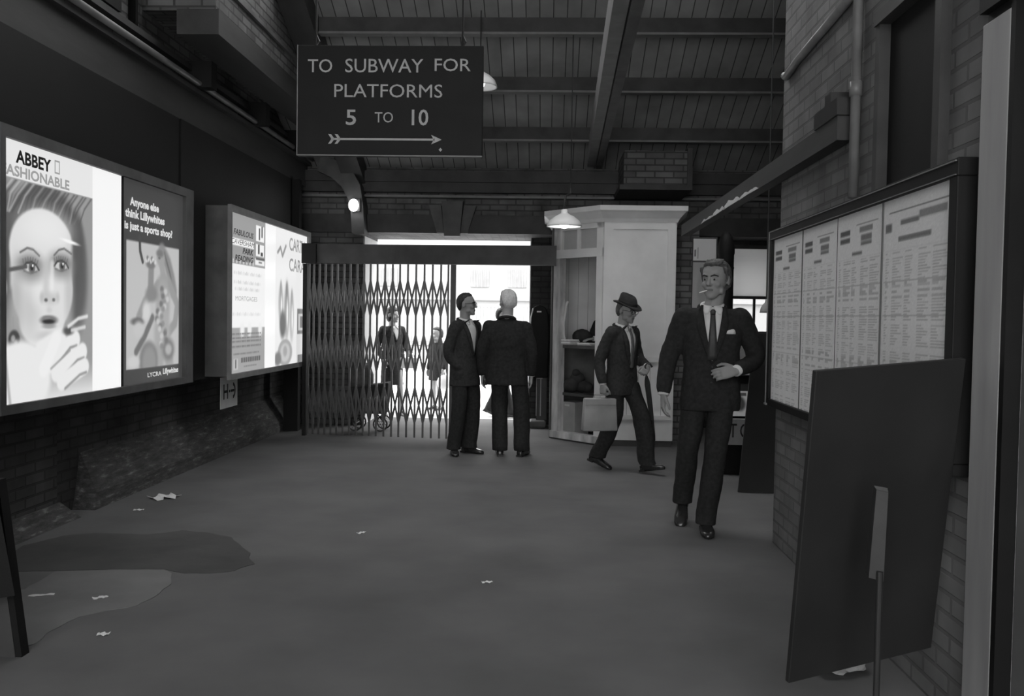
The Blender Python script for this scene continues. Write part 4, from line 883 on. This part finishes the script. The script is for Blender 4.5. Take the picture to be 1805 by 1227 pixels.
def person(label, loc, rz, H, pose, wear, voxel=.006):
    P = {**DEF, **pose}; G = lambda k: V(P[k]); s = H/1.78; wr_ = wear.get
    hk = P['hk']; hd = G('head'); hy, hp = P['hy'], P['hp']
    f = V((math.sin(hy)*math.cos(hp), -math.cos(hy)*math.cos(hp), -math.sin(hp))); r = V((math.cos(hy), math.sin(hy), 0)); u = r.cross(f)*-1 if r.cross(f).z < 0 else r.cross(f)
    HP = lambda x, y, z: hd+(r*x+f*y+u*z)*hk
    Sc = Matrix.Scale(s, 4); bw_ = wr_('broad', 1.0); lx, ly = P['lean']
    # --- body: one continuous surface
    b = MB(); b.rings([oval(HP, *q) for q in SKULL])
    b.chain([HP(0, .090, .128), HP(0, .104, .104), HP(0, .114, .088)], [.008*hk, .010*hk, .0125*hk], 10); b.ell(HP(.012, .100, .085), .009*hk, .010*hk, .008*hk); b.ell(HP(-.012, .100, .085), .009*hk, .010*hk, .008*hk)
    b.cap(HP(-.042, .080, .140), HP(.042, .080, .140), .011*hk, .011*hk, 10)
    for q in (-1, 1):
        b.ell(HP(q*.040, .070, .085), .022*hk, .022*hk, .022*hk); b.ell(HP(q*.052, .03, .045), .016*hk, .03*hk, .022*hk)
        b.rings([[HP(q*(.074+.010*ww)+0, -.012+(.020*sc2*math.cos(2*PI*j/12)), .108+.031*sc2*math.sin(2*PI*j/12)) for j in range(12)] for ww, sc2 in ((-.4, .7), (.4, .95), (1.0, 1.0), (1.4, .8))])
    b.cap(HP(-.020, .092, .057), HP(.020, .092, .057), .0065*hk, .0065*hk, 8); b.cap(HP(-.017, .091, .047), HP(.017, .091, .047), .0075*hk, .0075*hk, 8)
    b.ell(HP(0, .082, .012), .020*hk, .018*hk, .016*hk)
    nk = G('neck'); b.cap(nk-V((0, 0, .03)), HP(0, -.018, .05), .062, .056*hk); 
    b.rings([sring(V((lx*(z-.93)/.55, .01+ly*(z-.93)/.55, z)), V((1, 0, 0)), V((0, 1, 0)), w, d) for z, w, d in ((.84, .12, .09), (.95, .135, .095), (1.1, .125, .09), (1.28, .145, .095), (1.40, .15, .085), (1.46, .09, .06))])
    for q in 'RL':
        b.chain([G('sh'+q), G('el'+q), G('wr'+q)], [.048, .038, .026]); h_ = P['h'+q]
        if h_: hand(b, G('wr'+q), h_[0], h_[1], h_[2], h_[3], k=wr_('handk', 1.0), thumb=h_[4] if len(h_) > 4 else .5)
        pts, rd = curve_pts([G('hip'+q), G('kn'+q), G('an'+q)], [.075, .052, .036] if not wr_('bare') else [.08, .054, .04], 6); b.chain(pts, rd, 12)
        if wr_('bare'): kn, an = G('kn'+q), G('an'+q); b.ell(kn.lerp(an, .32)+V((0, .018, 0)), .046, .05, .10)
    body = fuse(b, 'person', voxel, 3)
    body_bv = BVHTree.FromPolygons([v.co.copy() for v in body.vertices], [tuple(p.vertices) for p in body.polygons])
    body.materials.append(M[wr_('skin', 'skin')]); body.materials.append(M['lips'])
    inv = Matrix((r, f, u))
    for p in body.polygons:
        q = inv @ (p.center-hd)/hk
        if q.y > .085 and abs(q.x) < .024-.3*abs(q.z-.052) and .044 < q.z < .060: p.material_index = 1
    body.transform(Sc)
    root = bpy.data.objects.new('person', body); COL.objects.link(root); root.location = loc; root.rotation_euler = (0, 0, rz); tag(root, label, 'person')
    if wr_('group'): root['group'] = wr_('group')
    def child(name, me, m, lab=None):
        if isinstance(me, MB): me = me.mesh(name, True)
        me.transform(Sc); o = link(name, me, m, root, local=True)
        if lab: o['label'] = lab
        return o
    # --- face
    for q in (-1, 1):
        if wr_('face', True):
            e_ = MB(); e_.ell(HP(q*.032, .0835, .117), .0135*hk, .0095*hk, .0085*hk, (r, f, u)); e_o = child('eye', e_, M['eye'])
            i_ = MB(); i_.ell(HP(q*.032+.001, .0905, .117), .0062*hk, .0035*hk, .0066*hk, (r, f, u)); i2 = i_.mesh('iris', True); i2.transform(Sc); link('iris', i2, M['iris'], e_o, local=True)
            eb = MB(); eb.chain([HP(q*.014, .096, .138), HP(q*.034, .095, .144), HP(q*.054, .082, .137)], [.0045*hk, .0052*hk, .0035*hk], 8); child('eyebrow', eb, M[wr_('brow', 'hair_dark')])
    # --- hair
    hb_ = MB(); hh = wr_('hairscale', 1.0)
    hb_.rings([oval(HP, z if z < .2 else .2+(z-.2)*hh, w*(.5+.5*hh) if hh > 1 else w, (yf if yf < .05 else yf*wr_('fringe', 1.0)), yb*(.4+.6*hh)) for z, w, yf, yb in HAIR])
    if wr_('quiff'):
        for k in range(7): x = -.05+k*.0165; hb_.chain([HP(x, .068-.25*abs(x), .200), HP(x+.012, .080-.4*abs(x), .216), HP(x+.02, .045, .234)], [.006, .009, .010], 8)
        for q in (-1, 1): hb_.chain([HP(q*.078, .012, .10), HP(q*.081, .012, .14), HP(q*.08, .03, .18)], [.006, .012, .016], 8)
    if wr_('bob'): hb_.ell(HP(0, -.035, .10), .092, .085, .115, (r, f, u)); hb_.ell(HP(0, -.01, .19), .092, .095, .075, (r, f, u))
    hm = fuse(hb_, 'hair', max(voxel, .006), 2); wrinkle(hm, .005, (55, 55, 30), 3)
    if not wr_('hat_only'): child('hair', hm, M[wr_('hair', 'hair_dark')])
    # --- jacket or coat
    hem = wr_('hem', .82); skirt = wr_('skirt', 1.0)
    sec = [(hem, .190*bw_*skirt, .128*skirt), (hem+(.96-hem)*.5, .192*bw_*(1+(skirt-1)*.5), .128*(1+(skirt-1)*.4)), (.97, .186*bw_, .126), (1.06, .176*bw_, .120), (1.16, .178*bw_, .122), (1.27, .190*bw_, .126), (1.35, .190*bw_, .118), (1.405, .172*bw_, .102), (1.445, .130*bw_, .084), (1.475, .092, .070), (1.488, .074, .056)]
    j = MB(); cen = lambda z: V((lx*(z-.93)/.55, .012+ly*(z-.93)/.55, z))
    j.rings([sring(cen(z), V((1, 0, 0)), V((0, 1, 0)), w, d, 30, 2.35) for z, w, d in sec])
    sr = wr_('sleeve', 1.0)
    for q in 'RL':
        sh, el, wr2 = G('sh'+q), G('el'+q), G('wr'+q); wr3 = wr2+(el-wr2).normalized()*.005
        pts, rd = curve_pts([sh, el, wr3], [.074*sr, .060*sr, .047*sr], 6); j.chain(pts[:-1]+[wr3+(el-wr2).normalized()*.035], rd, 14); j.cap(cen(1.385)+(sh-cen(1.385))*.45, sh, .080, .069*sr)
    jm = fuse(j, 'jacket', max(.009, voxel), 4); wrinkle(jm, wr_('crease', .007), (8, 8, 11), wr_('seed', 1)); 
    jv = BVHTree.FromPolygons([v.co.copy() for v in jm.vertices], [tuple(p.vertices) for p in jm.polygons]); bvs = [jv]
    child('coat' if hem < .7 else 'jacket', jm, M[wr_('suit', 'suit')])
    cx_ = cen(1.45)
    # collar and shirt front
    if wr_('shirt', True):
        top, bot, hw_ = wr_('vtop', 1.480), wr_('vbot', 1.17), wr_('vhalf', .066)
        rows = [(top-(top-bot)*k/9, cen(top-(top-bot)*k/9).x-hw_*(1-(k/9)**1.4)-.002, cen(top-(top-bot)*k/9).x+hw_*(1-(k/9)**1.4)+.002) for k in range(10)]
        child('shirt', drape([jv, body_bv], rows, .009, .02), M['shirt'])
        for q in (-1, 1):
            cw = [(1.484, .004, .058), (1.468, .010, .062), (1.450, .020, .060), (1.432, .034, .052)]; cx0 = cen(1.46).x
            child('collar_point', drape([jv, body_bv], [(z, cx0+q*(a if q > 0 else b_), cx0+q*(b_ if q > 0 else a)) for z, a, b_ in cw], .017, .012, 4), M['shirt'])
        for q in (-1, 1):
            ro = []
            for k in range(12):
                t_ = k/11; z = top+.012-(top-bot+.03)*t_; c = cen(z).x; inn = hw_*(1-max(0, min(1, (top-z)/(top-bot)))**1.4); wd_ = .016+.050*math.sin(min(1, t_*1.9)*PI*.5)*(1-t_)**.35 if t_ < .42 else .062*(1-t_)**.55+.004
                ro.append((z, c+q*inn, c+q*(inn+wd_)) if q > 0 else (z, c-inn-wd_, c-inn))
            child('lapel', drape([jv, body_bv], ro, .014, .018, 4), M[wr_('suit', 'suit')])
        if wr_('tie'):
            ro = [(top-.025-(top-.03-bot)*k/10, cen(1.4).x-(.013+.016*min(1, k/7)), cen(1.4).x+(.013+.016*min(1, k/7))) for k in range(11)]; ro[0] = (ro[0][0], cen(1.4).x-.019, cen(1.4).x+.019)
            child('necktie', drape([jv, body_bv], ro, .016, .014, 4), M[wr_('tie')])
            kb = MB(); h0 = jv.ray_cast(V((cen(1.4).x, -1, top-.03)), V((0, 1, 0)))[0] or V((0, -.08, top-.03)); kb.ell(h0+V((0, -.020, -.004)), .018, .012, .020); child('tie_knot', kb, M[wr_('tie')])
    if wr_('collar', True):
        cb = MB(); arc = [(-125, 1.478, .066), (-150, 1.50, .066), (180, 1.522, .064), (150, 1.50, .066), (125, 1.478, .066)]
        pts = []
        for k in range(21):
            a = math.radians(-168+336*k/20); bk = .5+.5*math.cos(a); rr = .067; pts.append(nk+V((rr*math.sin(a), -.010+rr*math.cos(a), .004+.036*bk)))
        cb.tube(pts, [.014]+[.0135]*19+[.014], 8); child('shirt_collar', cb, M['shirt'])
        jb = MB(); pts = []
        for k in range(21):
            a = math.radians(-112+224*k/20); bk = .5+.5*math.cos(a); rr = .082; pts.append(nk+V((rr*math.sin(a), .004+rr*math.cos(a), -.020+.050*bk)))
        jb.tube(pts, [.010]+[.017]*19+[.010], 8); child('jacket_collar', jb, M[wr_('suit', 'suit')])
    if wr_('buttons'):
        for z in wr_('buttons'):
            h0 = jv.ray_cast(V((cen(z).x, -1, z)), V((0, 1, 0)))[0]
            if h0: bt_ = MB(); bt_.ell(h0, .008, .005, .008); child('button', bt_, M['iron'])
    if wr_('hanky'):
        x, z = .112, 1.305; ro = [(z, x-.034, x+.034), (z+.012, x-.033, x+.034), (z+.026, x-.010, x+.030), (z+.032, x+.010, x+.022)]; child('pocket_square', drape([jv], ro, .008, .012, 5), M['shirt'])
    for q in 'RL':
        if wr_('cuff', True) and P['h'+q]:
            el, wr2 = G('el'+q), G('wr'+q); d_ = (wr2-el).normalized(); c_ = MB(); c_.tube([wr2-d_*.06, wr2+d_*.012], .0365, 16); child('cuff', c_, M['shirt'])
    # --- trousers
    if not wr_('bare'):
        t_ = MB(); px = (G('hipR')+G('hipL'))/2
        t_.rings([sring(px+V((0, 0, dz)), V((1, 0, 0)), V((0, 1, 0)), w, d, 26) for dz, w, d in ((-.12, .12, .10), (-.06, .165*bw_, .118), (.04, .168*bw_, .118), (.13, .155*bw_, .108))])
        for q in 'RL':
            hp_, kn, an = G('hip'+q), G('kn'+q), G('an'+q); dn = (an-kn).normalized(); to = V(P['toe'+q]).normalized(); to = V((to.x, to.y, 0)).normalized(); sd = V((to.y, -to.x, 0))
            pts, rd = curve_pts([hp_+V((0, 0, -.02)), kn, an-dn*.005], [.098*wr_('legk', 1.0)**.4, .080*wr_('legk', 1.0), .076*wr_('legk', 1.0)], 7); rg = []
            for i, (p, rr) in enumerate(zip(pts, rd)):
                k = i/(len(pts)-1); rg.append(sring(p+to*(.004*math.sin(k*19)), sd, to, rr*(.93-.05*k), rr*(1.02+.14*k), 20, 2.1))
            rg.append(sring(an+dn*.028+to*.012, sd, to, .068*wr_('legk', 1.0), .086*wr_('legk', 1.0), 20, 2.1)); t_.rings(rg)
        tm = fuse(t_, 'trousers', max(.009, voxel), 3); wrinkle(tm, wr_('crease', .007)*.9, (9, 9, 7), wr_('seed', 1)+4); child('trousers', tm, M[wr_('trouser', 'trouser')])
    # --- shoes
    for q in 'RL':
        an = G('an'+q); d_ = V(P['toe'+q]).normalized(); sd = d_.cross(V((0, 0, 1))).normalized(); up_ = sd.cross(d_); k = wr_('shoek', 1.0)
        sm = MB(); rg = []
        for y, w, h in ((-.085, .018, .045), (-.075, .031, .075), (-.03, .036, .105), (.02, .036, .098), (.07, .042, .070), (.125, .047, .055), (.17, .041, .045), (.195, .026, .034), (.205, .010, .022)):
            base = an-up_*.09+d_*(y*k); rg.append(sring(base+up_*(h/2*1.0), sd, up_, w*k, h/2, 18, 2.8))
        sm.rings(rg); so = MB()
        for y0_, y1_, h in ((-.09, -.02, .022),): so.obox(an-up_*(.09-h/2-.0)+d_*((y0_+y1_)/2*k), sd, d_, up_, .034*k, (y1_-y0_)/2*k, h/2)
        o_ = child('shoe', sm, M['shoe']); hm2 = so.mesh('heel'); hm2.transform(Sc); link('heel', hm2, M['shoe'], o_, local=True)
    # --- hat, spectacles
    if wr_('hat'):
        hz = .168; tl = .10; HT = lambda x, y, z: HP(x, y, hz+z-.25*0-(y*tl)); m_ = MB(); rg = []
        for rx, ry, z in ((.080, .098, -.004), (.120, .150, -.006), (.132, .162, .002), (.128, .158, .010), (.098, .120, .008), (.088, .106, .012), (.084, .102, .05), (.078, .094, .088), (.066, .080, .106), (.050, .062, .108), (.03, .04, .096), (.008, .012, .090)):
            row = []
            for j_ in range(32):
                a = 2*PI*j_/32; x, y = rx*math.cos(a), ry*math.sin(a)-.004; zz = z
                if rx > .11: zz += .022*abs(math.cos(a))**3+(-.012*max(0, math.sin(a)))
                if z > .06: x *= 1-.22*max(0, math.sin(a))**1.5; zz += .010*math.sin(a)*-1
                row.append(HT(x, y, zz))
            rg.append(row)
        m_.rings(rg); ho = child('hat', m_, M['felt']); bm2 = MB()
        bm2.rings([[HT(.0895*math.cos(2*PI*j_/32)*(k2), .107*math.sin(2*PI*j_/32)*k2-.004, z) for j_ in range(32)] for z, k2 in ((.010, 1.0), (.036, .985))], cap=False)
        mm = bm2.mesh('hat_band', True); mm.transform(Sc); link('hat_band', mm, M['band'], ho, local=True)
    if wr_('glasses'):
        g_ = MB()
        for q in (-1, 1):
            g_.tube([HP(q*.033+.024*math.cos(a), .104, .116+.019*math.sin(a)) for a in [2*PI*k/20 for k in range(21)]], .0028, 6)
            g_.tube([HP(q*.057, .104, .122), HP(q*.078, .06, .124), HP(q*.079, -.02, .120)], .0028, 6)
        g_.tube([HP(-.009, .106, .118), HP(0, .110, .121), HP(.009, .106, .118)], .0026, 6); child('spectacles', g_, M['iron'])
    Rz = Matrix.Rotation(rz, 3, 'Z'); Wf = lambda p: V(loc)+Rz @ (V(p)*s)
    return root, Wf, HP

# the man striding towards us
p1, W1, H1 = person('man in dark suit and tie striding towards us, cigarette in his lips', (1.125, 6.3, 0), -.12, 1.86, dict(
    hy=-.48, hp=.06, hk=1.05, head=(.020, .0, 1.540), shR=(-.180, .012, 1.405), shL=(.178, .012, 1.405), elR=(-.275, .03, 1.14), wrR=(-.305, -.03, .905), elL=(.292, .07, 1.165), wrL=(.150, -.185, 1.075),
    hR=((-.02, -.15, -1), (1, .15, 0), (0, -1, 0), .42), hL=((-.94, -.06, -.20), (.0, 1, -.25), (0, 0, 1), .40),
    hipR=(-.095, .01, .93), knR=(-.135, .03, .52), anR=(-.160, .20, .165), toeR=(-.10, -.80, -.50), hipL=(.085, .0, .93), knL=(.035, -.085, .52), anL=(-.015, -.06, .09), toeL=(.05, -1, 0)),
    dict(suit='suit', tie='tie', hair='hair_grey', brow='hair_dark', quiff=True, hem=.80, broad=1.03, vbot=1.13, vhalf=.062, hanky=True, buttons=(1.09, .99), seed=2, skin='skin_dim', sleeve=1.04), .0055)
cg = MB(); a = H1(-.014, .096, .050); d = (H1(-.05, .135, .036)-a).normalized(); s1 = 1.86/1.78
cg.cyl(W1(a), W1(a+d*.055), .0042, 10); tag(cg.build('cigarette', M['paper'], origin=W1(a)), 'short white cigarette between the lips of the striding man', 'cigarette')

# the man in the hat
p2, W2, H2 = person('man in dark hat and suit walking right with briefcase and umbrella', (.72, 8.72, 0), .80, 1.665, dict(
    hy=.08, hp=.20, head=(0, -.012, 1.53), elR=(-.245, .10, 1.14), wrR=(-.250, .05, .90), hR=((0, -.05, -1), (1, 0, 0), (0, -1, 0), 1.15, 1.0), elL=(.275, .03, 1.17), wrL=(.135, -.205, 1.075),
    hL=((-.75, -.35, -.35), (.2, .6, -.6), (0, -.4, .9), .95, 1.0), hipR=(-.085, .02, .93), hipL=(.085, -.01, .93), knR=(-.08, .05, .52), anR=(-.07, .26, .135), toeR=(.1, -.93, -.26), knL=(.075, -.20, .53), anL=(.06, -.285, .115), toeL=(.05, -1, .22)),
    dict(suit='suit2', tie='tie2', hair='hair_grey', hat=True, glasses=True, hem=.78, vbot=1.06, vhalf=.072, seed=5, legk=1.08, skin='skin_dim'), .006)
hw = W2((-.25, .045, .81))
bc = empty('briefcase', (hw.x, hw.y, hw.z-.40), 'tan leather briefcase hanging from the right hand of the man in the hat', 'briefcase')
an_ = .25; bx_ = V((math.cos(an_), math.sin(an_), 0)); by_ = V((-math.sin(an_), math.cos(an_), 0)); c = V((hw.x-.03, hw.y, hw.z-.205))
m = MB(); m.hexa([c+bx_*x*.17+by_*y*.05+V((0, 0, -.155)) for x, y in ((-1, -1), (1, -1), (1, 1), (-1, 1))], [c+bx_*x*.155+by_*y*.03+V((0, 0, .155)) for x, y in ((-1, -1), (1, -1), (1, 1), (-1, 1))]); m.build('case', M['leather'], bc, bevel=.012, smooth=True)
m = MB(); m.obox(c-by_*.036+V((0, 0, .12)), bx_, by_, Z3, .152, .006, .03); m.build('flap', M['leather'], bc, bevel=.004)
m = MB(); m.tube([c+bx_*-.06+V((0, 0, .15)), c+bx_*-.05+V((0, 0, .185)), c+bx_*.05+V((0, 0, .185)), c+bx_*.06+V((0, 0, .15))], .008, 8); m.build('handle', M['leather'], bc)
m = MB(); m.obox(c-by_*.044+V((0, 0, .10)), bx_, by_, Z3, .012, .003, .008); m.build('clasp', M['leather'], bc)
hl = W2((.075, -.235, 1.045)); tip = V((1.045, 8.72, .24)); d = (tip-hl); Lu = d.length; d.normalize()
um = empty('umbrella', tip, 'furled black umbrella held under the arm of the man in the hat', 'umbrella')
m = MB(); m.tube([hl+d*.06, hl+d*.10, hl+d*.14, hl+d*.35, hl+d*(Lu-.10), hl+d*(Lu-.06)], [.012, .022, .027, .024, .012, .008], 14); m.build('furled_canopy', M['cloth'], um, smooth=True)
m = MB(); m.tube([hl+d*(Lu-.08), tip], [.006, .004], 8); m.build('ferrule', M['steel'], um)
hx = V((1, 0, 0)); m = MB(); m.tube([hl+d*.10, hl, hl-d*.04, hl-d*.065+hx*.02, hl-d*.06+hx*.05, hl-d*.03+hx*.065], .009, 10); m.build('crook_handle', M['timber'], um, smooth=True)

# two men talking
p3, W3, H3 = person('bespectacled man in dark suit in profile, talking beside the open gate', (-.865, 9.58, 0), 1.0, 1.70, dict(
    hy=.42, elR=(-.225, .07, 1.13), wrR=(-.140, -.03, .95), elL=(.235, .02, 1.14), wrL=(.21, -.10, .91), hR=None, anR=(-.12, .06, .09), toeR=(-.75, -.75, 0), anL=(.09, .02, .09), knR=(-.11, .0, .51), toeL=(.05, -1, 0), lean=(0, .02)),
    dict(suit='suit2', hair='hair_dark', glasses=True, hem=.76, vbot=1.12, vhalf=.078, seed=9, skin='skin_dim', skirt=1.06, legk=1.15, fringe=.85), .0065)
p4, W4, H4 = person('white-haired man in black suit seen from behind, hands at his sides', (-.43, 9.54, 0), PI-.06, 1.735, dict(
    hy=.50, hp=.03, hk=1.03, shR=(-.190, .012, 1.378), shL=(.190, .012, 1.378), elR=(-.265, .03, 1.13), wrR=(-.268, -.01, .875), elL=(.265, .03, 1.13), wrL=(.268, -.01, .875), hipR=(-.125, .01, .93), hipL=(.07, .01, .93),
    knR=(-.165, -.01, .51), anR=(-.18, .03, .09), knL=(.075, -.015, .51), anL=(.055, .04, .09), toeR=(-.25, -1, 0), toeL=(.15, -1, 0)),
    dict(suit='suit', hair='hair_white', brow='hair_white', hem=.765, broad=1.13, seed=12, sleeve=1.12, shirt=False, skirt=1.08, legk=1.22), .0065)

# outside in the street
p5, W5, H5 = person('woman in dark knee-length coat outside, seen through the folding gate', (-2.285, 13.28, -.03), .75, 1.60, dict(
    hy=.3, elR=(-.25, .08, 1.15), wrR=(-.22, -.08, .96), elL=(.24, -.02, 1.17), wrL=(.16, -.24, 1.07), hipL=(.085, 0, .93), knL=(.08, -.10, .52), anL=(.08, -.16, .10), toeL=(0, -1, 0), knR=(-.08, .04, .51), anR=(-.08, .16, .13), toeR=(0, -.9, -.35)),
    dict(suit='suit2', hair='hair_dark', hem=.52, skirt=1.12, bare=True, bob=True, vbot=1.25, vhalf=.07, broad=.92, cuff=False, collar=False, shoek=.88, face=False), .009)
c = W5((.12, -.30, .98)); hbg = empty('handbag', (c.x, c.y, c.z-.16), 'pale handbag carried by the woman outside the gate', 'handbag')
m = MB(); m.obox(c+V((0, 0, -.08)), (1, .3, 0), (-.3, 1, 0), Z3, .12, .04, .08); m.build('bag_body', M['paper'], hbg, bevel=.015)
m = MB(); m.tube([c+V((-.08, 0, 0)), c+V((-.05, 0, .08)), c+V((.05, 0, .08)), c+V((.08, 0, 0))], .006, 8); m.build('handle', M['paper_grey'], hbg)
p6, W6, H6 = person('child in dark jacket and bare legs outside, beyond the folding gate', (-1.76, 14.3, -.03), -.7, 1.28, dict(
    hy=-.3, hk=1.28, head=(0, .0, 1.52), elR=(-.235, .04, 1.15), elL=(.25, .05, 1.14), wrL=(.27, -.05, .92), hipR=(-.08, 0, .93), knR=(-.085, .01, .51), anR=(-.09, .03, .1), anL=(.10, .05, .1)),
    dict(suit='suit', hair='hair_dark', hem=.66, skirt=1.15, bare=True, bob=True, shirt=False, broad=.95, cuff=False, collar=False, face=False), .009)
c = W6((.30, -.05, .80)); sbg = empty('carrier_bag', (c.x, c.y, c.z-.22), 'pale carrier bag in the hand of the child outside', 'bag')
m = MB(); m.ell(c+V((0, 0, -.12)), .11, .07, .12); m.build('bag_body', M['paper'], sbg, smooth=True)
m = MB(); m.tube([c+V((-.06, 0, -.03)), c+V((-.02, 0, .05)), c+V((.02, 0, .05)), c+V((.06, 0, -.03))], .005, 8); m.build('handle', M['paper'], sbg)
p7, W7, H7 = person('passer-by in dark trousers outside, mostly hidden behind the white-haired man', (-.68, 13.45, -.03), 1.45, 1.62, dict(
    knR=(-.08, -.06, .52), anR=(-.08, -.17, .1), knL=(.08, .06, .51), anL=(.08, .2, .14), toeL=(0, -.9, -.4)), dict(suit='cloth_mid', trouser='cloth', hair='hair_dark', cuff=False, face=False, seed=15), .010)
p8, W8, H8 = person('kiosk attendant in dark jacket behind the counter, mostly hidden by the jamb', (.73, 11.33, .03), -.82, 1.70, dict(
    elR=(-.23, -.10, 1.18), wrR=(-.14, -.36, 1.22), elL=(.23, -.10, 1.18), wrL=(.12, -.36, 1.24), hR=((.2, -1, -.1), (0, 0, -1), (1, 0, 0), .2), hL=((-.2, -1, -.1), (0, 0, -1), (-1, 0, 0), .2)),
    dict(suit='cloth', trouser='cloth', hair='hair_dark', tie='tie2', seed=20), .010)
